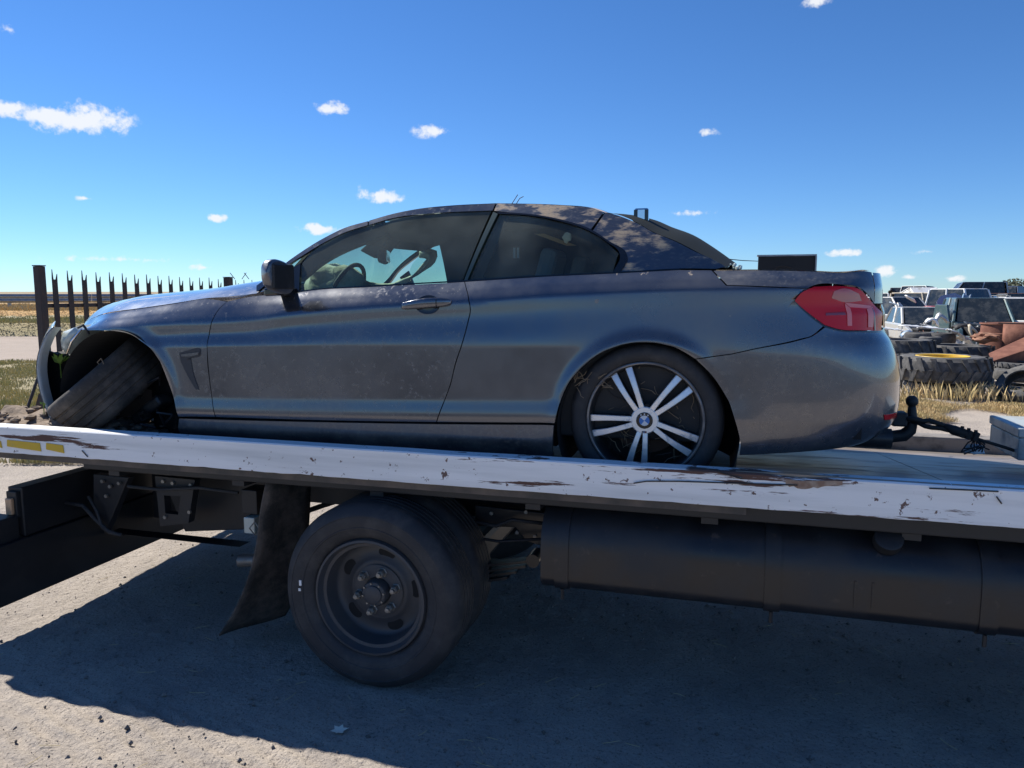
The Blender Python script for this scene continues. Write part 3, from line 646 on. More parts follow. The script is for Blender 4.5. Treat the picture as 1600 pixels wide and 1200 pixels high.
def smooth_path(Q, n):
    """n points on a smooth curve through Q (2-D)"""
    Q = np.array(Q); d = np.r_[0, np.cumsum(np.hypot(*np.diff(Q, axis=0).T))]
    if len(Q) == 2: t = np.linspace(0, d[-1], n); return np.c_[np.interp(t, d, Q[:, 0]), np.interp(t, d, Q[:, 1])]
    fx, fz = pchip_cr(d, Q[:, 0]), pchip_cr(d, Q[:, 1]); return np.array([(fx(t), fz(t)) for t in np.linspace(0, d[-1], n)])
def path(F, segs, counts):
    """segs: list of pixel polylines, each smooth, joined end to end -> parameter points"""
    out = []
    for pts, n in zip(segs, counts):
        q = smooth_path([solve(F, *p) for p in pts], n); out += list(q if not out else q[1:])
    return np.array(out)
def coons(b, t, l, r):
    n, m = len(b), len(l); P = np.zeros((m, n, 2)); u = np.linspace(0, 1, n)[None, :, None]; v = np.linspace(0, 1, m)[:, None, None]
    P = (1-v)*b[None]+v*t[None]+(1-u)*l[:, None]+u*r[:, None]-((1-u)*(1-v)*b[0]+u*(1-v)*b[-1]+(1-u)*v*t[0]+u*v*t[-1])
    return P
def ruled(a, b, m, ease=None):
    v = np.linspace(0, 1, m)
    return np.array([(1-q)*a+q*b for q in v])
def pull(P, g=.0028):
    """draw the outer ring in by half a panel gap"""
    P = P.copy()
    def mv(a, b):
        d = b-a; L = np.linalg.norm(d, axis=-1, keepdims=True); return a+d/np.maximum(L, 1e-9)*np.minimum(g, L*.4)
    P[0] = mv(P[0], P[1]); P[-1] = mv(P[-1], P[-2]); P[:, 0] = mv(P[:, 0], P[:, 1]); P[:, -1] = mv(P[:, -1], P[:, -2]); return P
def panel(name, F, P, m, parent=None, flange=.022, gap=.0028, lift=0.0, both=True, label=None, mfar=None):
    P = pull(P, gap) if gap else P; n, k = P.shape[:2]
    G = [[F(*P[i, j]) for j in range(k)] for i in range(n)]
    if lift:
        for row in G:
            for p in row: p[1] -= lift
    res = []
    for side in ((0, 1) if both else (0,)):
        mb = MB(); g = G if side == 0 else [[np.array([p[0], 2*YC-p[1], p[2]]) for p in row] for row in G]
        mb.grid(g)
        if flange:
            ring = [g[0][j] for j in range(k)]+[g[i][-1] for i in range(1, n)]+[g[-1][j] for j in range(k-2, -1, -1)]+[g[i][0] for i in range(n-2, 0, -1)]
            s = 1 if side == 0 else -1; R2 = [p+np.array([0, s*flange, 0]) for p in ring]; q = len(ring)
            mb.add(ring+R2, [(i, (i+1) % q, (i+1) % q+q, i+q) for i in range(q)])
        o = mb.build(name, (mfar or m) if side else m, parent or CR, smooth=True)
        if label and side == 0: o['label'] = label
        res.append(o)
    return res[0]
sv = lambda F, pts: [solve(F, *p) for p in pts]

def car_flank():
    # door
    left = path(S, [[(337, 652), (332, 630), (327.5, 595), (324, 555), (325, 530), (332, 500), (343, 482), (355, 471)]], [120])
    right = path(S, [[(682, 660), (690, 637), (704, 600), (712, 567), (722, 537), (732, 500), (735, 485), (732, 465), (726, 440)]], [120])
    bot = path(S, [[(337, 652), (500, 657), (682, 660)]], [56]); top = path(S, [[(355, 471), (400, 462), (447, 460.5), (480, 454.5), (580, 448), (726, 440)]], [56])
    door = panel('door', S, coons(bot, top, left, right), 'paint')
    # front wing: from the arch to its outer edges
    inner = path(S, [[(140, 516), (155, 516), (180, 517.5)], [(180, 517.5), (190, 519), (200, 521), (217, 531)], [(217, 531), (235, 545), (250, 565)], [(250, 565), (262, 595), (272, 625), (279, 652)]], [8, 26, 22, 30])
    outer = path(S, [[(122, 508), (140, 499), (160, 491.5)], [(160, 491.5), (225, 481.5), (270, 475), (325, 467), (355, 471)], [(355, 471), (343, 482), (332, 500), (325, 530), (324, 548)], [(324, 548), (324, 560), (327.5, 595), (332, 630), (337, 652)]], [8, 26, 22, 30])
    panel('front_wing', S, ruled(inner, outer, 60), 'paint', flange=.03)
    # rear quarter
    inner = path(S, [[(867, 662), (875, 630), (882, 612)], [(882, 612), (890, 597), (905, 579)], [(905, 579), (912, 572), (940, 551), (970, 539)], [(970, 539), (990, 535.5), (1010, 535)], [(1010, 535), (1025, 536), (1040, 539)], [(1040, 539), (1052, 542), (1070, 551)], [(1070, 551), (1085, 560)]], [14, 26, 40, 16, 12, 16, 8])
    outer = path(S, [[(682, 660), (690, 637), (704, 600)], [(704, 600), (712, 567), (722, 537), (732, 500), (735, 485), (732, 465), (726, 440)], [(726, 440), (850, 432), (957, 427), (1062, 421.5)], [(1062, 421.5), (1112, 422)], [(1112, 422), (1135, 446)], [(1135, 446), (1175, 447.5), (1262, 451)], [(1262, 451), (1250, 460), (1242, 470), (1252, 480), (1265, 491), (1288, 509)]], [14, 26, 40, 16, 12, 16, 8])
    # last segment shares the cut line with the bumper
    P = ruled(inner, outer, 90); cut = path(S, [[(1086, 561), (1175, 546), (1250, 530), (1270, 524), (1288, 509)]], [90]); d = cut-P[:, -1]
    for j in range(24): P[:, -1-j] += d*(1-j/24)**2
    panel('rear_quarter', S, P, 'paint_q', flange=.03)
    # sill skirt
    t = path(S, [[(279, 653.5), (337, 655), (500, 659), (682, 662), (866, 664)]], [70]); b = path(S, [[(284, 683), (430, 691), (600, 700), (760, 710), (865, 716)]], [70])
    panel('side_skirt', S, ruled(b, t, 16), 'paint_dusty', flange=.02)
    # rear bumper, wrapped round the corner to the middle of the tail
    z_top = lambda s: 0
    arch = path(S, [[(1086, 561), (1112, 587), (1135, 622), (1149, 660), (1155, 712)]], [46])
    cut = path(S, [[(1086, 561.5), (1175, 546.5), (1250, 531), (1271, 524), (1289, 511)]], [34])
    zt = solve(S, 1312, 517)[1]; s1 = cut[-1][0]; s2 = SA+SL
    cut2 = np.array([(s1+(s2-s1)*(i/39), cut[-1][1]+(zt-cut[-1][1])*min(1, i/6)) for i in range(1, 40)]); topc = np.vstack([cut, cut2])
    low = path(S, [[(1155, 712), (1200, 710), (1260, 706), (1325, 700.5)]], [34]); zl = low[-1][1]
    s1b = low[-1][0]; zend = solve(S, 1372, 681)[1]
    low2 = np.array([(s1b+(s2-s1b)*(i/39), zl+(zend+.02-zl)*min(1, i/9)) for i in range(1, 40)]); low2[:, 1] = zl; lowc = np.vstack([low, low2])
    right = np.array([(s2, lowc[-1][1]+(topc[-1][1]-lowc[-1][1])*i/45) for i in range(46)])
    # rows run bottom to top
    panel('rear_bumper', S, coons(lowc, topc, arch[::-1], right), 'paint', flange=.03)
mat('paint_q', (.100, .113, .142), .15, .85, 1.0, dirt=(DUST, 1.3, .36, 1.5, 9), dirt2=((.36, .29, .22), 9, .66, .72, 5), coat_rough=.035)
car_flank()

def car_glasshouse():
    gtop = [(456, 441), (480, 400), (505, 380), (540, 363), (575, 352), (610, 342.5), (680, 334), (767, 330)]
    a = path(G_, [[(457, 457), (480, 453), (580, 446.5), (722, 439)]], [40]); b = path(G_, [gtop], [40])
    Gi = lambda x, z: G_(x, z)+np.array([0, .006, 0])
    panel('front_window', Gi, ruled(a, b, 14), 'glass_side', flange=0, gap=0, mfar='glass_far')
    a = path(G_, [[(733, 438), (850, 430.5), (957, 425)]], [36]); b = path(G_, [[(781, 335), (825, 338), (875, 347), (920, 362), (950, 381), (966, 396)]], [36])
    panel('quarter_window', Gi, ruled(a, b, 14), 'glass_side', flange=0, gap=0, mfar='glass_far')
    # pillar strip between the panes
    a = path(G_, [[(725, 439), (771, 331)]], [20]); b = path(G_, [[(730, 439), (778, 334)]], [20]); panel('pillar_strip', lambda x, z: G_(x, z)-np.array([0, .003, 0]), ruled(a, b, 4), 'strip_green', flange=.03, gap=0)
    a = path(G_, [[(736, 437), (783, 337)]], [20]); b = path(G_, [[(752, 436), (792, 338)]], [20]); panel('pillar_trim', lambda x, z: G_(x, z)+np.array([0, .02, 0]), ruled(a, b, 4), 'trim_dark', flange=.03, gap=0)
    # weather strip along the belt
    a = path(G_, [[(448, 459.5), (480, 455), (580, 448), (726, 440), (850, 432), (957, 427), (1062, 421.5)]], [60]); b = path(G_, [[(448, 457.5), (480, 453), (580, 446), (726, 437.8), (850, 430), (957, 425), (1062, 420)]], [60])
    panel('belt_strip', lambda x, z: G_(x, z)-np.array([0, .006, 0]), ruled(a, b, 3), 'gloss_black', flange=.02, gap=0)
    # pillars and roof sides
    a = path(G_, [[(400, 458), (425, 437), (452, 413), (480, 395), (505, 380), (540, 363), (575, 352)]], [40]); b = path(G_, [[(400, 446), (425, 428), (451, 407), (480, 387), (505, 372), (540, 355), (575, 345)]], [40])
    panel('windscreen_pillar', G_, ruled(a, b, 8), 'paint', flange=.03)
    a = path(G_, [[(576, 352), (610, 342), (680, 333.5), (770, 329.5)]], [40]); b = path(G_, [[(576, 345), (610, 335), (655, 326), (705, 321), (775, 317.5)]], [40])
    panel('roof_side', G_, ruled(a, b, 8), 'paint', flange=.03)
    a = path(G_, [[(771, 330), (790, 332), (825, 335), (875, 344), (923, 360)]], [40]); b = path(G_, [[(776, 317.5), (820, 318), (875, 320), (925, 325), (944, 331)]], [40])
    panel('roof_side_rear', G_, ruled(a, b, 8), 'paint_muddy', flange=.03)
    a = path(G_, [[(925, 361), (950, 379), (968, 391), (980, 402)], [(980, 402), (977, 415), (970, 425)], [(970, 425), (1000, 423.5), (1062, 420), (1120, 420)]], [22, 12, 30])
    b = path(G_, [[(945, 332), (960, 334), (975, 339), (992, 346)], [(992, 346), (1005, 353), (1020, 362)], [(1020, 362), (1057, 377), (1090, 394), (1112, 404), (1135, 417)]], [22, 12, 30])
    panel('roof_rear_panel', G_, ruled(a, b, 20), 'paint_muddy', flange=.03)
    # black corner trim of the quarter window
    a = path(G_, [[(780, 334), (825, 336.5), (875, 345.5), (920, 360.5), (950, 379), (967, 393), (969, 400), (957, 426)]], [60]); b = path(G_, [[(776, 331.5), (825, 334), (875, 342.5), (922, 357.5), (954, 378), (978, 394), (981, 404), (969, 426)]], [60])
    panel('window_trim', lambda x, z: G_(x, z)-np.array([0, .004, 0]), ruled(a, b, 4), 'gloss_black', flange=.02, gap=0)
    # roof skin across the car
    def cross(px_pts, crown, name, m, n=28, inset=0.0, fwd=0.0, hk=2.0):
        q = path(G_, [px_pts], [n]); G = []
        for i, u in enumerate(q):
            p = G_(*u); row = []
            for k in range(25):
                t = k/24; c = crown if not callable(crown) else crown(i/(n-1)); w = 1-abs(2*t-1)**hk
                row.append((p[0]-fwd*w, p[1]+(2*YC-2*p[1])*t, p[2]+c*w-inset))
            G.append(row)
        return MB().grid(G).build(name, m, CR, smooth=True)
    roof_px = [(576, 345), (610, 335), (655, 326), (705, 321), (775, 317.5), (820, 318), (875, 320), (925, 325), (945, 332)]
    cross(roof_px[:5], .028, 'roof', 'paint', hk=2.4)
    cross(roof_px[4:], .028, 'roof_rear', 'paint_muddy', inset=.0005, hk=2.4)
    cross([(945, 332), (960, 334), (992, 346), (1020, 362), (1057, 377), (1090, 394), (1135, 417)], lambda t: .022+.050*math.sin(math.pi*min(1, t*.9)), 'rear_window', 'glass_rear', fwd=-.05, hk=2.0)
    cross([(402, 447), (425, 429), (451, 408), (480, 388), (505, 373), (540, 356), (575, 345.5)], .02, 'windscreen', 'glass_far', fwd=.10, hk=2.2)
mat('strip_green', (.07, .10, .085), .3, .3, .5)
car_glasshouse()

def car_top():
    # bonnet
    cut = path(S, [[(124, 508), (140, 499), (160, 491), (225, 481), (270, 474.5), (325, 466), (356, 464), (400, 459)]], [40])
    sil = [(122, 507), (140, 499.5), (160, 490), (180, 479), (200, 470), (230, 464), (260, 459.5), (300, 455), (350, 449), (400, 441)]
    c = [at(x, y, 4.0) for x, y in sil]; cz = pchip([p[0] for p in c], [p[2] for p in c])
    G = []
    for u in cut:
        p = S(*u); row = []; top_ = cz(p[0])-p[2]
        for k in range(33):
            t = k/32; w = 1-abs(2*t-1)**2.6; row.append((p[0]-.10*w*max(0, min(1, (-2.9-p[0])/.5)), p[1]+.004+(2*YC-2*p[1]-.008)*t, p[2]+top_*w+.002))
        G.append(row)
    MB().grid(G).build('bonnet', 'paint', CR, smooth=True)
    # cowl under the windscreen
    a = S(*solve(S, 400, 459)); MB().box2(a[0]-.02, a[0]+.3, a[1]+.06, 2*YC-a[1]-.06, a[2]-.12, a[2]-.01).build('cowl', 'black_plastic', CR, bevel=.01)
    # boot lid: top, side edge and tail
    edge = path(S, [[(1062, 421), (1112, 421.5), (1175, 421), (1272, 423), (1310, 424.5), (1332, 423.5), (1350, 421.5), (1362, 423.5)]], [46])
    G = []
    for i, u in enumerate(edge):
        p = S(*u); row = []
        for k in range(25): t = k/24; w = 1-abs(2*t-1)**2.4; row.append((p[0]+.03*w*i/45, p[1]+(2*YC-2*p[1])*t, p[2]+.012*w))
        G.append(row)
    MB().grid(G).build('boot_lid', 'paint_dusty', CR, smooth=True)
    a = path(S, [[(1136, 446), (1175, 447), (1262, 450.5)], [(1262, 450.5), (1272, 446), (1312, 444.5), (1345, 451), (1358, 463), (1366, 475)]], [26, 26])
    b = path(S, [[(1113, 422.5), (1150, 422), (1215, 422.5)], [(1215, 422.5), (1272, 424), (1310, 425.5), (1332, 424.5), (1350, 422.5), (1362, 424.5)]], [26, 26])
    panel('boot_side', S, ruled(a, b, 14), 'paint_dusty', flange=.02)
    # tail of the lid round to the far side
    s2 = SA+SL; q0, q1 = solve(S, 1366, 475), solve(S, 1363, 425); P = np.zeros((16, 24, 2))
    for i in range(16):
        for j in range(24):
            z = q0[1]+(q1[1]-q0[1])*i/15; s_ = q0[0]+(q1[0]-q0[0])*i/15; P[i, j] = (s_+(s2-s_)*j/23, z)
    panel('boot_tail', S, P, 'paint', flange=0)
    P = np.zeros((10, 24, 2)); zb_ = solve(S, 1312, 516)[1]
    for i in range(10):
        for j in range(24): P[i, j] = (q0[0]+.12+(s2-q0[0]-.12)*j/23, zb_+(q0[1]-zb_)*i/9)
    panel('tail_panel', S, P, 'paint', flange=0)
    # tail lamp
    lo = path(S, [[(1241.5, 470), (1265, 491), (1288, 508.5)], [(1288, 508.5), (1312, 515.5), (1345, 517), (1377, 517)]], [16, 26]); hi = path(S, [[(1241.5, 470), (1250, 459), (1272, 447)], [(1272, 447), (1312, 446), (1345, 452.5), (1357, 465), (1366, 476), (1379, 489)]], [16, 26])
    P = ruled(lo, hi, 22)
    lamp = panel('tail_lamp', S, P, 'red_lens', flange=.03, lift=.004)
    def sub(name, m, pts_lo, pts_hi, lift=.007):
        return panel(name, S, ruled(path(S, [pts_lo], [12]), path(S, [pts_hi], [12]), 8), m, parent=lamp, flange=.004, gap=0, lift=lift, both=False)
    sub('reflector_bar', 'red_lens_dark', [(1290, 493), (1322, 492)], [(1290, 489), (1320, 488)])
    sub('light_element', 'lens_light', [(1324, 509), (1331, 509)], [(1320, 474), (1328, 481)]); sub('light_element', 'lens_light', [(1328, 480), (1358, 482)], [(1320, 473), (1362, 478)], .0065); sub('light_element', 'lens_light', [(1356, 511), (1364, 511)], [(1354, 483), (1363, 479)], .008)
    sub('amber_element', 'orange_lens_soft', [(1299, 466), (1318, 472), (1346, 470)], [(1303, 455), (1318, 450.5), (1342, 459)], .0055)
    sub('lens_seam', 'red_lens_dark', [(1366, 516), (1368, 516)], [(1362, 481), (1364, 482)], .009)
    # lens seal
    rim_lo = path(S, [[(1239.5, 470), (1264, 493), (1288, 511)], [(1288, 511), (1312, 517.5), (1345, 519), (1377, 519)]], [16, 26])
    panel('lamp_seal', S, ruled(rim_lo, lo, 3), 'gloss_black', parent=lamp, flange=.01, gap=0, lift=.002, both=False)
    # bumper reflector
    panel('bumper_reflector', S, ruled(path(S, [[(1382, 656), (1402, 652)]], [8]), path(S, [[(1381, 648), (1403, 644)]], [8]), 5), 'red_lens', flange=.01, gap=0, lift=.004)
mat('orange_lens_soft', (.45, .05, .03), .1, coat=1.0)
car_top()

def car_wheel(c, axis, name, spin=0.0, flat=0.0, full=True):
    """alloy wheel: c = centre of the outer face, axis points inwards"""
    t = [(.252, .018), (.262, .004), (.285, -.004), (.308, -.002), (.324, .012), (.333, .030)]
    for k in range(4): y = .050+k*.042; t += [(.3345, y), (.3352, y+.014), (.327, y+.017), (.327, y+.025), (.3352, y+.028)]
    t += [(.333, .225), (.324, .243), (.308, .256), (.285, .258), (.262, .25), (.252, .236)]
    A = Vector(axis).normalized(); U = Vector((1, 0, 0)); U = U-A*U.dot(A)
    if U.length < .3: U = Vector((0, 1, 0))-A*A.y
    U.normalize(); V = U.cross(A)*-1; V = A.cross(U)
    if V.z < 0: V = -V
    M3 = Matrix((U, A, V)).transposed(); o = Vector(c)
    wh = bpy.data.objects.new(name, None); COL.objects.link(wh); wh.parent = CR; ORG[wh.name] = ORG[CR.name]
    def lay(mb):
        mb.v = [tuple(o+M3 @ (Vector(p)*1.03)) for p in mb.v]; return mb
    tm = MB().lathe(t, (0, 0, 0), (0, 1, 0), 96)
    if flat:
        lim = -flat; nv = []
        for (x, y, z) in tm.v:
            if z < lim: b = (lim-z); y += (-.5 if y < .13 else .5)*b*.6*math.sin(math.pi*min(1, (abs(z)-.25)/.09)) if abs(z) > .25 else 0; z = lim+.0*b
            nv.append((x, y, z))
        tm.v = nv
    lay(tm).build('tyre', 'rubber' if full else 'rubber_dusty', wh, smooth=True, autos=38)
    lay(MB().lathe([(.252, .020), (.256, .008), (.250, .003), (.242, .008), (.236, .03), (.228, .06), (.222, .20), (.25, .24)], (0, 0, 0), (0, 1, 0), 80)).build('rim', 'alloy_dark', wh, smooth=True, autos=50)
    lay(MB().lathe([(.2565, .0085), (.2525, .0015), (.2455, .0045)], (0, 0, 0), (0, 1, 0), 80)).build('rim_lip', 'alloy_lip', wh, smooth=True)
    lay(MB().lathe([(.225, .13), (.0, .13)], (0, 0, 0), (0, 1, 0), 48)).build('wheel_back', 'liner', wh)
    if not full: return wh
    lay(MB().lathe([(.05, .085), (.155, .085), (.160, .089), (.160, .105), (.05, .105)], (0, 0, 0), (0, 1, 0), 48)).build('brake_disc', 'brake_rust', wh, smooth=True, autos=40)
    for k in range(5):
        a0 = spin+k*72
        for s in (-1, 1):
            # one blade of a twin spoke: polished face, dark sides
            sp = []
            for i in range(9):
                q = i/8; r = .048+(.246-.048)*q; off = s*(.0115+.025*q+.003*math.sin(math.pi*q)); w = .0066+.0062*q+.003*(1-q)**3
                y = .012-.020*math.sin(math.pi*(.15+.75*q))+.014*q
                sp.append((r, off, w, y))
            def blade(dy, grow, depth):
                vs = []; 
                for (r, off, w, y) in sp:
                    for (ww, yy) in ((-w*grow, y+dy), (w*grow, y+dy), (w*grow*1.25, y+dy+depth), (-w*grow*1.25, y+dy+depth)):
                        ca, sa = math.cos(R(a0)), math.sin(R(a0)); lx, lt = r, off+ww; vs.append((lx*ca-lt*sa, yy, lx*sa+lt*ca))
                n = len(sp); fs = [(0, 1, 2, 3), ((n-1)*4+3, (n-1)*4+2, (n-1)*4+1, (n-1)*4)]
                for i in range(n-1):
                    for e in range(4): fs.append((i*4+e, i*4+(e+1) % 4, (i+1)*4+(e+1) % 4, (i+1)*4+e))
                return MB().add(vs, fs)
            so = lay(blade(.0035, 1.12, .045)).build('spoke', 'alloy_dark', wh)
            lay(blade(0, 1.0, .0030)).build('spoke_face', 'alloy_polished', so)
    hubm = MB().lathe([(.060, .05), (.060, .004), (.056, .0), (.036, .0)], (0, 0, 0), (0, 1, 0), 40)
    lay(hubm).build('hub', 'alloy_polished', wh, smooth=True, autos=35)
    for k in range(5):
        a = R(spin+36+72*k); lay(MB().lathe([(.0135, .0), (.0135, -.0012), (0, -.0012)], (.060*math.cos(a), .012, .060*math.sin(a)), (0, 1, 0), 14)).build('bolt_hole', 'liner', wh)
    cap = lay(MB().lathe([(.036, .004), (.036, -.003), (.0335, -.005), (.0, -.005)], (0, 0, 0), (0, 1, 0), 40)).build('centre_cap', 'gloss_black', wh, smooth=True, autos=35)
    for q in range(4):
        pts = [(0, -.0062, 0)]+[(.0225*math.cos(R(spin+8+q*90+a*9)), -.0062, .0225*math.sin(R(spin+8+q*90+a*9))) for a in range(11)]
        lay(MB().add(pts, [tuple(range(len(pts)))])).build('emblem_quadrant', 'blue_enamel' if q % 2 else 'white_enamel', cap)
    # short silver strokes standing for the letters on the dark ring
    for a in (58, 90, 122):
        a_ = R(a); lay(MB().box((.0285*math.cos(a_), -.0058, .0285*math.sin(a_)), (.005, .0012, .006))).build('emblem_letter', 'white_enamel', cap)
    tagp = lay(MB().box((0, -.0005, -.051), (.020, .002, .008))).build('badge', 'gloss_black', wh)
    for (dx, mm) in ((-.005, 'wreck_lightblue'), (0, 'blue_enamel'), (.005, 'wreck_red')): lay(MB().box((dx, -.002, -.051), (.003, .002, .005))).build('badge_stripe', mm, tagp)
    return wh
mat('brake_rust', (.10, .055, .04), .8, .2)
_c = at(1007, 657, YS+.045)
car_wheel(_c, (0, 1, 0), 'rear_wheel', spin=45, flat=.30)
car_wheel((_c[0], 2*YC-_c[1], _c[2]-.09), (0, -1, 0), 'rear_wheel', spin=45, flat=.30, full=False)
_a = Vector((.50, .43, -.75)).normalized(); _m = at(171, 601, 3.62)
car_wheel(tuple(Vector(_m)-_a*.125), tuple(_a), 'broken_front_wheel', full=False)['label'] = 'folded front wheel lying on its side with dusty tread'
_f = at(190, 660, 5.05)
car_wheel((-3.10, 2*YC-_c[1], _c[2]-.09), (0, -1, 0), 'front_wheel', full=False)

def car_under():
    # wheel wells
    for (c, rad, a0, a1) in ((RW, RRAD+.005, -25, 205), (FW_, FRAD+.004, -20, 175)):
        for side in (0, 1):
            G = []
            for k in range(41):
                a = R(a0+(a1-a0)*k/40); x, z = c[0]+rad*math.cos(a), c[2]+rad*math.sin(a)
                ys = (YS+.02, YS+.42) if side == 0 else (2*YC-YS-.02, 2*YC-YS-.42)
                G.append([(x, ys[0], z), (x, ys[1], z), (c[0], ys[1], c[2])])
            MB().grid(G).build('wheel_arch_liner', 'liner', CR)
    x0, x1 = FW_[0]+.40, RW[0]-.42
    MB().box2(x0, x1, YS+.09, 2*YC-YS-.09, 1.17, 1.24).build('floor_pan', 'liner', CR)
    MB().box2(RW[0]-.42, .50, YS+.44, 2*YC-YS-.44, 1.27, 1.42).build('boot_floor', 'liner', CR)
    MB().box2(RW[0]+.40, .56, YS+.10, 2*YC-YS-.10, 1.27, 1.36).build('boot_floor', 'liner', CR)
    MB().box2(FW_[0]-.15, x0+.02, YS+.44, 2*YC-YS-.44, 1.03, 1.62).build('engine_bay', 'liner', CR, bevel=.02)
    MB().box2(x0+.0, x0+.1, YS+.10, 2*YC-YS-.10, 1.2, 1.78).build('bulkhead', 'liner', CR)
    # door cards
    for y in (YS+.10, 2*YC-YS-.16): MB().box2(x0+.2, -.05, y, y+.05, 1.22, 1.725).build('door_card', 'trim_dark', CR, bevel=.01)
    MB().box2(-1.06, -.72, YS+.28, 2*YC-YS-.28, 1.24, 1.62).build('rear_bench', 'seat_fabric', CR, bevel=.03)
    MB().box2(-.66, -.52, YS+.26, 2*YC-YS-.26, 1.30, 1.92).build('rear_backrest', 'seat_fabric', CR, bevel=.04)
    MB().box2(-.52, .35, YS+.24, 2*YC-YS-.24, 1.55, 1.74).build('parcel_shelf', 'trim_dark', CR, bevel=.02)
    # headlining
    G = []
    for u in path(G_, [[(540, 357), (576, 347), (610, 337), (655, 328), (705, 323), (775, 319.5), (820, 320), (875, 322), (925, 328), (950, 336)]], [26]):
        p = G_(*u); G.append([(p[0], p[1]+.012+(2*YC-2*p[1]-.024)*k/12, p[2]-.026+.012*(1-abs(2*k/12-1)**2)) for k in range(13)])
    MB().grid(G).build('headlining', 'trim_dark', CR, smooth=True)
    # header of the folding top and inner trim of the near windscreen pillar, far side blinds
    G = []
    for u in path(G_, [[(516, 368), (545, 354), (577, 346)]], [8]):
        p = G_(*u); G.append([(p[0]+.04-.085*(1-abs(2*k/12-1)**2.2), p[1]+.04+(2*YC-2*p[1]-.08)*k/12, p[2]-.018) for k in range(13)])
    MB().grid(G).build('top_header', 'trim_dark', CR, smooth=True)
    a = path(G_, [[(450, 420), (480, 389), (505, 374), (540, 357), (590, 342)]], [20]); b = path(G_, [[(462, 440), (490, 416), (520, 398), (555, 383), (600, 366)]], [20])
    panel('pillar_inner_trim', lambda x, z: G_(x, z)+np.array([0, .035, 0]), ruled(a, b, 5), 'trim_dark', flange=.05, gap=0, both=False)
    G = []
    for i in range(30):
        x = -1.88+1.80*i/29; G.append([(x, 2*YC-G_(x, z)[1]-.05-.02*math.sin(i*1.3)*(.3+k/8), z) for k, z in enumerate(np.linspace(1.70, 2.31-.25*max(0, (x+.75)/.75)**2, 9))])
    MB().grid(G).build('far_side_curtain', 'curtain_dark', CR, smooth=True)
    # seats
    for y in (YS+.50, 2*YC-YS-.50):
        st = MB().box2(-1.52, -1.02, y-.25, y+.25, 1.24, 1.42).build('seat', 'seat_fabric', CR, bevel=.05)
        rot = Matrix.Rotation(R(14), 3, 'Y')
        MB().box((-.98, y, 1.68), (.13, .46, .58), rot, .9).build('seat_back', 'seat_fabric', st, bevel=.05)
        MB().box((-.88, y, 2.02), (.09, .27, .18), rot).build('head_restraint', 'seat_grey', st, bevel=.03)
    # dashboard, wheel, mirror
    MB().prism([(-2.10, 1.55), (-1.75, 1.50), (-1.72, 1.66), (-1.85, 1.74), (-2.15, 1.72)], YS+.16, 2*YC-YS-.16).build('dashboard', 'trim_dark', CR, bevel=.03)
    # airbags: burst steering wheel bag, draped curtain bag on the far side
    q = at(525, 440, 3.75); MB().blob((q[0], 3.76, q[2]-.02), .15, 3, .35, 3, (1.15, 1.1, .72)).build('airbag', 'airbag', CR, smooth=True)
    sw = MB().lathe([(.165+.012*math.cos(a*math.pi/5), .012*math.sin(a*math.pi/5)) for a in range(10)], (q[0]+.06, 3.76, q[2]-.06), (-.9, 0, .4), 32, close=True).build('steering_wheel', 'trim_dark', CR, smooth=True)
    def drape(name, pts_t, pts_b, Y, seed):
        t = smooth_path([at(x, y, Y)[[0, 2]] for x, y in pts_t], 22); b = smooth_path([at(x, y, Y)[[0, 2]] for x, y in pts_b], 22); G = []
        for i in range(22):
            G.append([(t[i][0]+(b[i][0]-t[i][0])*k/7, Y+.035*mnoise.noise(Vector((t[i][0]*6, k*.5, seed))), t[i][1]+(b[i][1]-t[i][1])*k/7+.012*mnoise.noise(Vector((t[i][0]*9, k, seed+4)))) for k in range(8)])
        o = MB().grid(G).build(name, 'airbag', CR, smooth=True); s_ = o.modifiers.new('thick', 'SOLIDIFY'); s_.thickness = .012
    drape('curtain_airbag', [(655, 390), (683, 396), (682, 402), (655, 425), (620, 441), (560, 440)], [(655, 402), (668, 405), (660, 417), (640, 437), (615, 449), (556, 449)], 4.78, 1)
    drape('curtain_airbag', [(487, 425), (505, 414), (530, 414), (545, 432)], [(489, 430), (510, 420), (530, 421), (541, 436)], 4.55, 2)
    q = at(599, 401, 4.1); mo = MB().box((q[0], 4.1, q[2]), (.05, .22, .085), Matrix.Rotation(R(20), 3, 'Z')).build('interior_mirror', 'trim_dark', CR, bevel=.02)
    MB().box((q[0]+.027, 4.11, q[2]), (.004, .19, .065), Matrix.Rotation(R(20), 3, 'Z')).build('mirror_glass', 'chrome', mo)
    p2 = at(585, 392, 4.2); MB().prism([(p2[0]-.07, p2[2]), (p2[0]+.02, p2[2]+.07), (p2[0]+.14, p2[2]+.08), (p2[0]+.03, p2[2]-.05)], 4.14, 4.30).build('mirror_mount', 'trim_dark', mo, bevel=.01)
    # seat belts and a white tag hanging behind the quarter window
    q = at(806, 395, 3.9)
    for dx in (-.008, .012): MB().box((q[0]+dx, 3.9, q[2]), (.011, .004, .055)).build('hanging_tag', 'cloth_white', CR)
    q0, q1 = at(833, 365, YS+.27), at(890, 380, YS+.27); MB().prism([(q0[0], q0[2]), (q0[0]+.05, q0[2]), (q1[0]+.03, q1[2]-.01), (q1[0]-.02, q1[2]-.01)], YS+.285, YS+.295).build('torn_card', 'wood_brown', CR)
    MB().blob(at(886, 371, YS+.265), .022, 2, .5, 4, (1, .5, 1.2)).build('torn_foam', 'wreck_cream', CR)
car_under()

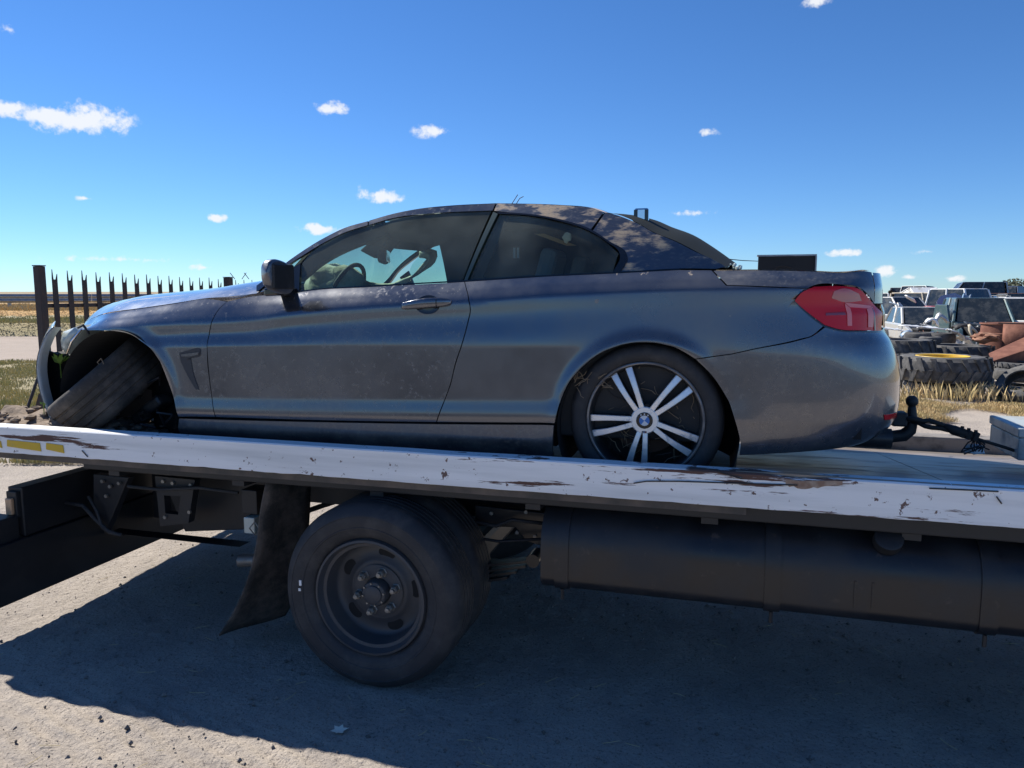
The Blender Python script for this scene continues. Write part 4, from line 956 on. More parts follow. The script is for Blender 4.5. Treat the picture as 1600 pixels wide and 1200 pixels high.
def car_fittings():
    # door mirror
    q = at(434, 434, 3.24); o = MB()
    G = []
    for i in range(13):
        t = -1+2*i/12; w = (1-abs(t)**2.6)**.45; row = []
        for k in range(20):
            a = 2*math.pi*k/20; ca, sa = math.cos(a), math.sin(a); sq = lambda c: math.copysign(abs(c)**.6, c)
            row.append((q[0]+.02+(.062*w*sq(ca) if ca < 0 else .018*w*sq(ca)), 3.23+.115*t, q[2]+.004+.080*w*sq(sa)-.018*t))
        row.append(row[0]); G.append(row)
    o.grid(G); o.add(G[0][:-1], [tuple(range(20))]); o.add(G[-1][:-1], [tuple(range(20))])
    mir = o.build('door_mirror', 'paint_dusty', CR, smooth=True)
    MB().box2(q[0]+.024, q[0]+.042, 3.145, 3.325, q[2]-.056, q[2]+.066).build('mirror_bezel', 'black_plastic', mir, bevel=.03, seg=4)
    p = S(*solve(S, 430, 462)); MB().prism([(v[0], v[2]) for v in (at(424, 450, 3.34), at(447, 450, 3.34), at(449, 461.5, 3.36), at(428, 463, 3.36))], 3.27, p[1]+.04).build('mirror_foot', 'gloss_black', mir, bevel=.01)
    a = path(G_, [[(446, 459), (468, 456.5)]], [8]); b = path(G_, [[(449, 424), (470, 411)]], [8]); panel('mirror_triangle', lambda x, z: G_(x, z)-np.array([0, .004, 0]), ruled(a, b, 6), 'gloss_black', flange=.02, gap=0)
    # door handle
    h0, h1 = solve(S, 628, 479), solve(S, 705, 472); P = []
    n = 22
    for i in range(n+1):
        t = i/n; u = h0+(h1-h0)*t; c = S(*u); w = .011+.011*math.sin(math.pi*t)**.5*(1+.25*t); out = .004+.030*math.sin(math.pi*t)**.4
        P.append([(c[0], c[1]-out*.55+.4*w*math.cos(a)-out*.45, c[2]+.006*math.sin(math.pi*t)+w*math.sin(a)) for a in [2*math.pi*k/12 for k in range(13)]])
    hd = MB().grid(P).build('door_handle', 'paint', CR, smooth=True)
    cc = S(*solve(S, 668, 476)); G = []
    for r in range(5):
        G.append([(cc[0]+.062*r/4*math.cos(a), S(cc[0], cc[2]+.042*r/4*math.sin(a))[1]-.0025*(r == 4)-.002, cc[2]+.045*r/4*math.sin(a)) for a in [2*math.pi*k/28 for k in range(29)]])
    MB().grid(G).build('handle_cup', 'gloss_black', hd, smooth=True)
    s_ = S(*solve(S, 686, 475)); MB().box((s_[0], s_[1]-.034, s_[2]+.004), (.0025, .012, .036)).build('handle_seam', 'liner', hd)
    # side vent behind the front arch
    a = path(S, [[(280.5, 551), (314, 548), (313, 555), (298, 559)], [(298, 559), (303, 585), (311.5, 609)]], [20, 20]); b = path(S, [[(280.5, 551), (281, 555), (283, 565)], [(283, 565), (294, 588), (306, 608)]], [20, 20])
    panel('side_vent', S, ruled(a, b, 6), 'vent_dark', flange=.01, gap=0, lift=.003)
    a = path(S, [[(284, 553.5), (300, 551.5), (312, 550)]], [14]); b = path(S, [[(285, 557), (297, 557), (311, 554)]], [14]); panel('vent_blade', S, ruled(a, b, 4), 'paint', flange=.004, gap=0, lift=.007)
    # headlamp
    o_ = [(122, 508), (101, 516), (97, 533), (99, 548), (107, 555), (113, 545), (122, 530), (132, 514)]
    P = [at(x, y, 3.50) for x, y in o_]; cx = np.mean(P, axis=0)
    G = []
    for r, dy in ((0, -.05), (.5, -.042), (.85, -.018), (1, .02), (1, .14)):
        G.append([tuple(cx+(p-cx)*r+np.array([0, dy, 0])) for p in P+[P[0]]])
    hl = MB().grid(G).build('headlamp', 'clear_lens', CR, smooth=True, autos=60)
    a, b = at(104, 552, 3.47), at(128, 514, 3.47); MB().tube([tuple(a), tuple((a+b)/2+np.array([0, -.02, 0])), tuple(b)], .006, 6).build('lamp_edge', 'chrome', hl)
    # torn front bumper cover: a curved shell standing ahead of the wheel
    prof = [(83, 512), (75, 520), (66, 536), (59, 556), (57, 575), (60, 600), (68, 628), (76, 648), (84, 668)]
    Q = smooth_path([at(x, y, 3.42)[[0, 2]] for x, y in prof], 30); G = []; E_ = []
    for i, (x, z) in enumerate(Q):
        w = .010+.014*math.sin(math.pi*min(1, (i+2)/30))
        E_.append([(x, 3.425+.012, z), (x+.003, 3.42, z), (x+w*.8, 3.417+.004*mnoise.noise(Vector((i*.5, 0, 2))), z+.004), (x+w, 3.43, z+.004), (x+w, 3.47, z)])
        row = []; dep = .34+.06*mnoise.noise(Vector((i*.35, 1, 7)))
        for k in range(12): t = k/11; row.append((x-1.03*dep*t, 3.425+dep*t, z+.02*t))
        G.append(row)
    bo = MB().grid(G).build('torn_front_bumper', 'paint_dusty', CR, smooth=True); m_ = bo.modifiers.new('thick', 'SOLIDIFY'); m_.thickness = .006; m_.offset = 1
    MB().grid(E_).build('bumper_edge', 'bumper_grey', bo, smooth=True)
    lin = [at(x, y, 3.62) for x, y in ((66, 551), (90, 556), (112, 560), (118, 600), (116, 660), (84, 664), (74, 640), (66, 600))]
    MB().prism([(p[0], p[2]) for p in lin], 3.62, 3.95).build('bumper_lining', 'liner', CR, bevel=.01)
    # broken structure seen through the arch
    P = lambda x, y, Y: tuple(at(x, y, Y))
    MB().tube([P(70, 548, 3.6), P(90, 556, 3.6), P(112, 556, 3.6)], .014, 6).build('bumper_stay', 'black_plastic', CR)
    a, b = at(112, 545, 4.05), at(180, 660, 4.05); MB().box2(a[0], b[0], 4.05, 4.8, b[2], a[2]).build('radiator_pack', 'liner', CR, bevel=.03)
    MB().tube([P(122, 512, 3.45), P(130, 508, 3.43), P(136, 516, 3.43), P(139, 522, 3.44)], .007, 6).build('wiring_loom', 'rubber', CR)
    MB().tube([P(120, 640, 3.5), P(140, 608, 3.45), P(156, 590, 3.4), P(162, 568, 3.38), P(158, 560, 3.38), P(152, 566, 3.38), P(158, 572, 3.38)], .0035, 6).build('loose_wire', 'dry_twig', CR)
    MB().tube([P(118, 588, 3.5), P(132, 594, 3.45), P(140, 590, 3.42)], .003, 6).build('loose_wire', 'dry_twig', CR)
    for k in range(9):
        x, y = rng.uniform(215, 268), rng.uniform(600, 670); MB().tube([P(x, y, 3.55), P(x+rng.uniform(-14, 14), y+rng.uniform(-16, 8), 3.5), P(x+rng.uniform(-25, 25), y+rng.uniform(-4, 20), 3.55)], rng.uniform(.004, .009), 6).build('suspension_scrap', 'alloy_dark', CR)
    a = at(232, 640, 3.62); MB().box((a[0], 3.65, a[2]), (.25, .12, .07), Matrix.Rotation(R(-35), 3, 'Y')).build('control_arm', 'alloy_dark', CR, bevel=.02)
    # exhaust tip and tow ball
    e0, e1 = at(1340, 686, 3.62), at(1392, 687, 3.62); MB().lathe([(.036, 0), (.044, .0), (.044, .3), (.036, .3), (.036, 0)], (e1[0], 3.62, e1[2]+.005), (-1, 0, 0), 24).build('exhaust_tip', 'alloy_dark', CR, smooth=True, autos=40)
    tz = at(1425, 627, 4.05); sc_ = 1
    tb = MB().tube([P(1375, 682, 4.05), P(1395, 682, 4.05), P(1412, 680, 4.05), P(1422, 672, 4.05), P(1425, 660, 4.05), P(1425, 640, 4.05), P(1425, 632, 4.05)], [.028, .030, .032, .030, .026, .020, .016], 14).build('tow_hitch', 'black_plastic', CR, smooth=True)
    MB().blob(tuple(tz), .029, 3, 0, 0).build('tow_ball', 'black_plastic', tb, smooth=True)
    a = at(1405, 655, 4.0); MB().box((a[0], 4.02, a[2]), (.07, .08, .07)).build('hitch_socket', 'black_plastic', tb, bevel=.01)
    # roof aerial-like twigs on the roof edge
    MB().tube([P(800, 318, 3.75), P(804, 312, 3.75), P(809, 304, 3.75)], .002, 5).build('roof_twig', 'dark_twig', CR)
    MB().tube([P(807, 318, 3.75), P(812, 310, 3.75), P(818, 307, 3.75)], .002, 5).build('roof_twig', 'dark_twig', CR)
    b, c = at(1002, 325, 3.74), at(1002, 358, 3.74)
    br = MB().box2(b[0]-.034, b[0]+.034, 3.74, 3.79, c[2]-.06, b[2]).build('roof_bracket', 'chrome', CR, bevel=.008, label='bright steel bracket sticking up from the torn roof')
    for dx in (-.026, .026): MB().box2(b[0]+dx-.009, b[0]+dx+.009, 3.736, 3.7395, b[2]-.062, b[2]-.008).build('bracket_slot', 'gloss_black', br)
    MB().tube([P(1130, 404, 3.8), P(1160, 407, 4.6), P(1184, 408, 5.4)], .0025, 5).build('torn_thread', 'dark_twig', CR)
    # torn weather strip crumbs at the foot of the rear window
    mb = MB()
    for k in range(40):
        x = rng.uniform(1098, 1158); y = 418-(1158-x)*.16+rng.uniform(-3, 3); mb.blob(at(x, y, 3.62+rng.uniform(-.05, .1)), rng.uniform(.004, .011), 1, .4, k)
    ob = mb.build('glass_crumbs', 'clear_lens', CR); ob['kind'] = 'stuff'
car_fittings()

# ------------------------------------------------------------------ things on the bed
P_ = lambda x, y, Y: tuple(at(x, y, Y))
def on_bed():
    # winch cable from the tow hitch to the front of the bed
    w = thing('winch_cable', at(1430, 665, 4.05), 'black winch cable with clamped loop hooked on the tow ball', 'cable')
    MB().tube([P_(1414, 660, 4.03), P_(1420, 654, 3.98), P_(1432, 655, 3.99), P_(1442, 658, 4.0), P_(1452, 657, 4.0), P_(1470, 663, 4.0), P_(1482, 668, 4.0)], .012, 8).build('upper_loop', 'wire_rope', w, smooth=True)
    MB().tube([P_(1414, 661, 4.06), P_(1432, 659, 4.02), P_(1446, 666, 4.0), P_(1456, 668, 4.0), P_(1470, 669, 4.0), P_(1482, 672, 4.0)], .012, 8).build('lower_loop', 'wire_rope', w, smooth=True)
    MB().tube([P_(1474, 665, 4.0), P_(1490, 672, 4.0), P_(1508, 678, 4.0), P_(1522, 684, 4.0)], [.012, .024, .022, .014], 10).build('splice', 'wire_rope', w, smooth=True)
    MB().tube([P_(1516, 682, 4.0), P_(1540, 690, 4.0), P_(1570, 699, 4.0), P_(1600, 709, 4.0), P_(1680, 735, 4.0)], .0075, 8).build('rope', 'wire_rope', w, smooth=True)
    for k, (x, y) in enumerate(((1503, 674), (1513, 677), (1524, 680))):
        c = MB().box(P_(x, y+2, 4.0), (.022, .04, .045), Matrix.Rotation(R(20), 3, 'Y')).build('rope_clamp', 'wire_rope', w, bevel=.004)
        MB().tube([P_(x, y-1, 4.0), P_(x+1, y-8, 4.0)], .008, 6).build('clamp_bolt', 'wire_rope', c)
    for k in range(10):
        x = 1524+rng.uniform(-3, 3); MB().tube([P_(x, 685, 4.0), P_(x+rng.uniform(-14, 16), 695+rng.uniform(-5, 4), 3.98), P_(x+rng.uniform(-26, 22), 706+rng.uniform(-6, 4), 3.95)], .0035, 5).build('frayed_strand', 'wire_rope', w)
    r = MB().blob(P_(1522, 702, 4.02), .035, 2, .5, 3, (1.3, 1, .7)).build('rag', 'cloth_white'); tag(r, 'small dirty white rag lying under the frayed winch cable', 'rag')
    # tool box
    a = at(1594, 665, 3.95); t = thing('tool_box', (a[0]+.3, 4.1, 1.03), 'grey metal tool box with latch at the right edge of the bed', 'tool box')
    zt, zb_ = at(1560, 668, 3.95)[2], at(1560, 718, 3.95)[2]
    MB().box2(a[0], a[0]+.75, 3.95, 4.35, zb_, zt-.045).build('body', 'box_grey', t, bevel=.008); MB().box2(a[0]-.006, a[0]+.756, 3.943, 4.356, zt-.043, zt).build('lid', 'box_grey', t, bevel=.006)
    for px in (1640,):
        q = at(px, 690, 3.94); lt = MB().box((q[0], 3.941, zt-.075), (.018, .012, .09)).build('latch', 'wire_rope', t, bevel=.003); MB().tube([(q[0], 3.938, zt-.11), (q[0]+.006, 3.932, zt-.15)], .004, 6).build('latch_wire', 'wire_rope', lt)
    # mud heap at the front of the car
    mb = MB(); rg = random.Random(4)
    for i in range(1400):
        x = rg.uniform(-4.4, -3.1); y = rg.uniform(3.2, 5.1); h = .21*math.exp(-((y-3.6)/.35)**2)*min(1, (-2.95-x)*2.0)
        z = DECK+.01-.05*(y-3.14)+h*rg.random(); mb.blob((x, y, z), rg.uniform(.008, .035), 1, .5, i, (1.2, 1, .6))
    tag(mb.build('mud_clods', 'mud'), 'heap of dry mud and plant litter on the bed below the front bumper', kind='stuff')
    G = []
    for i in range(40):
        x = -4.30+1.35*i/39; G.append([(x, 3.18+1.9*k/30, DECK-.05*1.9*k/30+.02+.19*math.exp(-((3.18+1.9*k/30-3.55)/.38)**2)*min(1, max(0, (-2.93-x)*1.6))*(.75+.5*mnoise.noise(Vector((x*6, k*.4, 3))))) for k in range(31)])
    tag(MB().grid(G).build('mud_heap', 'mud', smooth=True), 'low bank of mud covering the tail end of the bed', kind='stuff')
    # weed sprigs caught in the bumper
    for (n, x, y, Y, sz, lab) in ((14, 94, 568, 3.58, .04, 'bright green weed sprig caught in the torn front bumper'), (6, 68, 634, 3.40, .022, 'tiny green weed growing from the mud under the bumper')):
        p = at(x, y, Y); t = thing('weed_sprig', p, lab, 'weed', None)
        for k in range(n):
            a = R(rng.uniform(20, 160)); L = sz*rng.uniform(.6, 1.7); d = Vector((math.cos(a), rng.uniform(-.4, .2), math.sin(a))).normalized(); b = Vector(p)+d*L*rng.uniform(.2, 1); s_ = d.orthogonal().normalized()*L*.22
            MB().add([tuple(b-d*L*.45), tuple(b+s_), tuple(b+d*L*.55), tuple(b-s_)], [(0, 1, 2, 3)]).build('leaf', 'leaf_green', t)
        MB().tube([tuple(Vector(p)+Vector((0, 0, -sz*2.2))), p, tuple(Vector(p)+Vector((0, 0, sz)))], .003, 5).build('stem', 'leaf_green', t)
    # twigs and dead grass wound into the rear wheel
    t = thing('wheel_twigs', (_c[0], YS+.05, _c[2]), 'dry twigs and roots tangled in the rear wheel spokes', 'twigs'); rg = random.Random(9)
    for k in range(64):
        a = rg.uniform(0, 6.28); r = rg.uniform(.09, .235); c = Vector((_c[0]+r*math.cos(a), YS+.045+rg.uniform(.035, .075), _c[2]+r*math.sin(a))); pts = [c]
        d = Vector((rg.uniform(-1, 1), rg.uniform(-.1, .1), rg.uniform(-1, 1))).normalized()
        for i in range(4): d = (d+Vector((rg.uniform(-.8, .8), rg.uniform(-.1, .1), rg.uniform(-.8, .8)))).normalized(); pts.append(pts[-1]+d*rg.uniform(.012, .035))
        MB().tube([tuple(p) for p in pts], [.0022, .002, .0018, .0014, .0008], 4).build('twig', 'dry_twig' if k % 3 else 'dark_twig', t)
    for k in range(18):
        px, py = rg.uniform(893, 945), rg.uniform(588, 612); c = Vector(at(px, py, YS+.038)); pts = [c]; d = Vector((rg.uniform(.2, 1), rg.uniform(-.3, .1), rg.uniform(-.6, .8)))
        for i in range(3): d = (d+Vector((rg.uniform(-.7, .7), 0, rg.uniform(-.7, .7)))).normalized(); pts.append(pts[-1]+d*rg.uniform(.01, .03))
        MB().tube([tuple(p) for p in pts], .0015, 4).build('twig', 'dry_twig', t)
on_bed()

# dark board standing behind the truck
def board():
    a, b = at(1185, 401, 7.6), at(1274, 401, 7.6); zt = a[2]
    t = thing('black_panel_stand', ((a[0]+b[0])/2, 7.6, 0), 'black sheet panel on legs showing above the boot lid', 'panel')
    MB().box2(a[0], b[0], 7.6, 7.66, zt-.62, zt).build('sheet', 'wreck_black', t); MB().box2(a[0]-.012, b[0]+.012, 7.585, 7.675, zt+.001, zt+.016).build('top_trim', 'galvanised', t); MB().box2(b[0]+.001, b[0]+.014, 7.585, 7.675, zt-.62, zt).build('side_trim', 'galvanised', t)
    for x in (a[0]+.06, b[0]-.06): MB().box2(x-.03, x+.03, 7.61, 7.65, -.03, zt-.621).build('leg', 'fence_steel', t)
    MB().tube([P_(1210, 421, 7.55), P_(1216, 416, 7.55), P_(1225, 415, 7.55), P_(1236, 418, 7.55), P_(1240, 422, 7.55)], .006, 5).build('cable_loop', 'wire_rope', t)
board()

# ------------------------------------------------------------------ the breaker's yard on the right
def lying_tyre(px, py_top, D, rad, h, label, lugs=0, rim=None, group=None, tilt=None, ratio=.58):
    d = ray(px, py_top); c = CO+d*D; z = c[2]; base = (c[0], c[1], z-h)
    t = thing('tractor_tyre' if lugs else 'old_tyre', base, label, 'tyre', group)
    A = Vector(tilt).normalized() if tilt else Vector((0, 0, 1)); ri = rad*ratio
    prof = [(ri, h*.12), (ri*1.04, 0), (rad*.86, -.0), (rad*.97, h*.14), (rad, h*.32), (rad, h*.68), (rad*.97, h*.86), (rad*.86, h), (ri*1.04, h), (ri, h*.88)]
    MB().lathe(prof, base, tuple(A), 40).build('tyre', 'tractor_rubber', t, smooth=True, autos=35)
    if lugs:
        mb = MB()
        for k in range(lugs):
            a = 2*math.pi*k/lugs
            for half, off in ((0, 0), (1, .5)):
                a0 = a+off*2*math.pi/lugs; z0, z1 = (h*.02, h*.52) if half == 0 else (h*.48, h*.99); da = 2*math.pi/lugs*.55; pts = []
                for (rr) in (rad*.985, rad*1.055):
                    for (aa, zz) in ((a0-.12*da, z0 if half == 0 else z1), (a0+.55*da, z0 if half == 0 else z1), (a0+1.25*da, z1 if half == 0 else z0), (a0+.75*da, z1 if half == 0 else z0)):
                        rr2 = rr if abs(zz-h/2) < h*.2 else rr*.965; pts.append((base[0]+rr2*math.cos(aa), base[1]+rr2*math.sin(aa), base[2]+zz))
                mb.add(pts, [(0, 1, 2, 3), (7, 6, 5, 4), (0, 4, 5, 1), (1, 5, 6, 2), (2, 6, 7, 3), (3, 7, 4, 0)])
        mb.build('tread_lugs', 'tractor_rubber', t)
    if rim:
        MB().lathe([(ri*1.02, h*.97), (ri*.98, h*1.015), (ri*.92, h*.99), (ri*.88, h*.80), (ri*.45, h*.62), (ri*.4, h*.66), (0, h*.66)], base, tuple(A), 36).build('wheel_rim', rim, t, smooth=True, autos=40)
    return t
lying_tyre(1473, 556, 14.3, .80, .46, 'tractor tyre with a yellow rim lying flat in the dry grass', 20, 'yellow_rim')
lying_tyre(1474, 594, 14.5, .70, .27, 'dark tyre squashed beneath the yellow rimmed tractor tyre')
lying_tyre(1497, 539, 16.4, .68, .50, 'lugged tractor tyre lying just behind the yellow rimmed one', 18)
lying_tyre(1500, 572, 16.5, .66, .40, 'lower tractor tyre under the lugged tyre behind the yellow rim', 0)
lying_tyre(1408, 530, 16.2, .66, .50, 'big black tractor tyre lying beside the car bumper', 18)
lying_tyre(1404, 565, 16.0, .66, .50, 'black tyre at the bottom of the stack beside the car bumper')
lying_tyre(1454, 526, 16.6, .23, .15, 'small bald car tyre on top of the tractor tyres')
lying_tyre(1437, 519, 18.2, .34, .22, 'grey car tyre behind the small bald tyre, left one', ratio=.62)
lying_tyre(1470, 520, 18.0, .33, .28, 'black car tyre behind the small bald tyre, right one')
lying_tyre(1592, 566, 14.8, .42, .16, 'treaded tyre on top of the stack at the right edge', 22)
lying_tyre(1594, 576, 14.6, .45, .24, 'grey bald tyre in the middle of the stack at right edge')
lying_tyre(1596, 602, 14.2, .42, .22, 'dark tyre at the foot of the stack at right edge')
lying_tyre(1600, 588, 13.4, .40, .20, 'dusty tyre leaning against the stack at the right edge', tilt=(-.55, -.5, .75))
def rusty():
    a = atd(1568, 505, 17.0); t = thing('rusty_drum', (a[0], a[1], 0), 'rusty steel drum half standing among the scrap on the right', 'drum')
    MB().lathe([(.0, a[2]-.02), (.50, a[2]-.02), (.53, a[2]), (.53, a[2]-.03), (.50, a[2]-.04), (.50, .4), (.53, .38), (.53, .34), (.50, .32), (.5, .0)], (a[0]+.15, a[1]+.3, 0), (0, 0, 1), 40).build('shell', 'rust', t, smooth=True, autos=30)
    MB().lathe([(.515, a[2]-.28), (.53, a[2]-.26), (.53, a[2]-.24), (.515, a[2]-.22)], (a[0]+.15, a[1]+.3, 0), (0, 0, 1), 40).build('hoop', 'rust', t, smooth=True)
    a = atd(1594, 507, 15.6); t = thing('rusty_tank_half', (a[0], a[1], 0), 'large rusty curved steel plate at the right edge of the yard', 'scrap plate')
    G = []
    for k in range(13): an = R(200+110*k/12); G.append([(a[0]+.62*math.cos(an)+.35, a[1]+.45*math.sin(an)+.4, z) for z in (a[2]-.62, a[2]-.3, a[2])])
    o = MB().grid(G).build('curved_plate', 'rust', t, smooth=True); m_ = o.modifiers.new('thick', 'SOLIDIFY'); m_.thickness = .02
    MB().prism([(a[0]-.28, a[1]+.4), (a[0]+.9, a[1]+.0), (a[0]+.9, a[1]+.8)], a[2]-.005, a[2]+.025, 'xy').build('top_edge', 'rust_light', t)
    q = atd(1546, 556, 15.3); t = thing('rusty_chute', (q[0], q[1], 0), 'folded rusty steel chute pointing left under the drum', 'scrap plate')
    w0, w1, w2, w3 = atd(1545, 552, 15.2), atd(1600, 527, 15.6), atd(1604, 545, 15.0), atd(1550, 563, 14.9)
    o = MB().add([tuple(w0), tuple(w1), tuple(w2), tuple(w3)], [(0, 1, 2, 3)]).build('plate', 'rust', t); m_ = o.modifiers.new('thick', 'SOLIDIFY'); m_.thickness = .03
    o = MB().add([tuple(w3), tuple(w2), tuple(w2+np.array([.1, .15, -.35])), tuple(w3+np.array([.15, .15, -.1]))], [(0, 1, 2, 3)]).build('lower_plate', 'rust', t); m_ = o.modifiers.new('thick', 'SOLIDIFY'); m_.thickness = .03
    q = atd(1540, 528, 16.2); o = MB().blob(tuple(q), .20, 3, .7, 5, (1.3, 1, .5)).build('rusty_lump', 'rust_light'); tag(o, 'crumpled light brown rusty sheet in front of the drum', 'scrap')
rusty()
def wreck(px, D, label, m, kind='hatch', yaw=0, z=0.0, hood=True, roll=0, group='wrecked cars in the scrap yard', wheels=True):
    """small wrecked vehicle: body, cabin, panes, wheels; x forward"""
    c = gnd(px, D, z); t = thing('wrecked_car' if kind != 'cab' else 'wrecked_truck_cab', (0, 0, 0), label, 'car' if kind != 'cab' else 'truck cab', group)
    L, Wd = {'hatch': (3.9, 1.62), 'suv': (4.3, 1.75), 'van': (4.4, 1.75), 'pickup': (4.8, 1.7), 'cab': (2.2, 2.0)}[kind]; h = Wd/2
    hb = {'hatch': .86, 'suv': 1.02, 'van': 1.0, 'pickup': .98, 'cab': 1.05}[kind]; rf = {'hatch': 1.40, 'suv': 1.75, 'van': 1.95, 'pickup': 1.68, 'cab': 2.0}[kind]
    xw, xr0, xr1, xb = {'hatch': (L*.22, L*.02, -L*.36, -L*.46), 'suv': (L*.22, L*.06, -L*.44, -L*.48), 'van': (L*.40, L*.26, -L*.46, -L*.48), 'pickup': (L*.20, L*.06, -L*.13, -L*.16), 'cab': (L*.46, L*.34, -L*.42, -L*.46)}[kind]
    fr = xw+.05; fz = hb*.80 if kind not in ('van', 'cab') else hb*.9
    pr = [(-L/2, .42), (-L/2+.03, hb-.05), (xb, hb), (fr, hb), (L/2-.12, fz), (L/2, fz-.16), (L/2, .34), (L*.40, .26), (-L*.42, .26)] if hood else [(-L/2, .42), (-L/2+.03, hb-.05), (xb, hb), (fr, hb), (fr, .62), (L/2, .55), (L/2, .34), (L*.40, .26), (-L*.42, .26)]
    b = MB().prism(pr, -h, h).build('body', m, t, bevel=.07, seg=3)
    if not hood:
        MB().box2(fr+.02, L/2-.15, -h*.62, h*.62, .60, hb-.14).build('engine', 'wreck_black', t, bevel=.05)
        for s in (-1, 1): MB().prism([(fr-.05, hb-.02), (L/2-.2, fz-.02), (L/2-.05, fz-.2), (L/2-.05, .45), (fr-.05, .45)], s*h-.05*s, s*(h-.12)-.05*s).build('wing', m, t, bevel=.02)
        for k in range(5): MB().tube([(fr+rng.uniform(.1, .9), rng.uniform(-.5, .5), hb-.12), (fr+rng.uniform(.2, .9), rng.uniform(-.6, .6), hb-.0), (fr+rng.uniform(.2, .9), rng.uniform(-.6, .6), hb-.2)], .02, 5).build('loose_hose', 'galvanised', t)
    # cabin: pillars and roof as a tapered frame, dark panes inset
    lo = [(fr, h*.95), (xb, h*.95), (xb, -h*.95), (fr, -h*.95)]; hi = [(xr0, h*.78), (xr1, h*.78), (xr1, -h*.78), (xr0, -h*.78)]
    lo3 = [Vector((x, y, hb-.02)) for x, y in lo]; hi3 = [Vector((x, y, rf)) for x, y in hi]
    MB().prism([(x*1.0, y) for x, y in hi], rf-.06, rf+.02, 'xy').build('roof', m, t, bevel=.03)
    for a in range(4):
        MB().tube([tuple(lo3[a]), tuple(hi3[a]-Vector((0, 0, .03)))], .05, 6).build('pillar', m, t)
    for a in range(4):
        b2 = (a+1) % 4; q = [lo3[a].lerp(lo3[b2], .04), lo3[b2].lerp(lo3[a], .04), hi3[b2].lerp(hi3[a], .04), hi3[a].lerp(hi3[b2], .04)]; cen = sum(q, Vector())/4; q = [p.lerp(cen, .03) for p in q]
        o = MB().add([tuple(p) for p in q], [(0, 1, 2, 3)]).build('window' if a != 3 else 'windscreen', 'wreck_glass', t); m_ = o.modifiers.new('thick', 'SOLIDIFY'); m_.thickness = .01
        if a in (0, 2): mid = lo3[a].lerp(lo3[b2], .5), hi3[a].lerp(hi3[b2], .5); MB().tube([tuple(mid[0]), tuple(mid[1])], .045, 6).build('door_pillar', m, t)
    for s in (-1, 1):
        MB().box((L/2-.03, s*h*.72, fz-.12 if hood else .55), (.06, .26, .13)).build('headlamp', 'clear_lens', t, bevel=.02); MB().box((-L/2+.02, s*h*.8, hb-.2), (.05, .18, .22)).build('tail_lamp', 'red_lens', t, bevel=.02)
        if wheels:
            for xx in (L*.31, -L*.31): MB().lathe([(.0, 0), (.17, 0), (.18, -.02), (.30, -.02), (.315, .04), (.315, .16), (.2, .18), (0, .18)], (xx, s*(h+.012), .30), (0, -s, 0), 20).build('wheel', 'rubber', t)
    t.location = tuple(c); t.rotation_euler = (R(roll), 0, math.atan2(-c[1], -c[0])+R(yaw)); return t
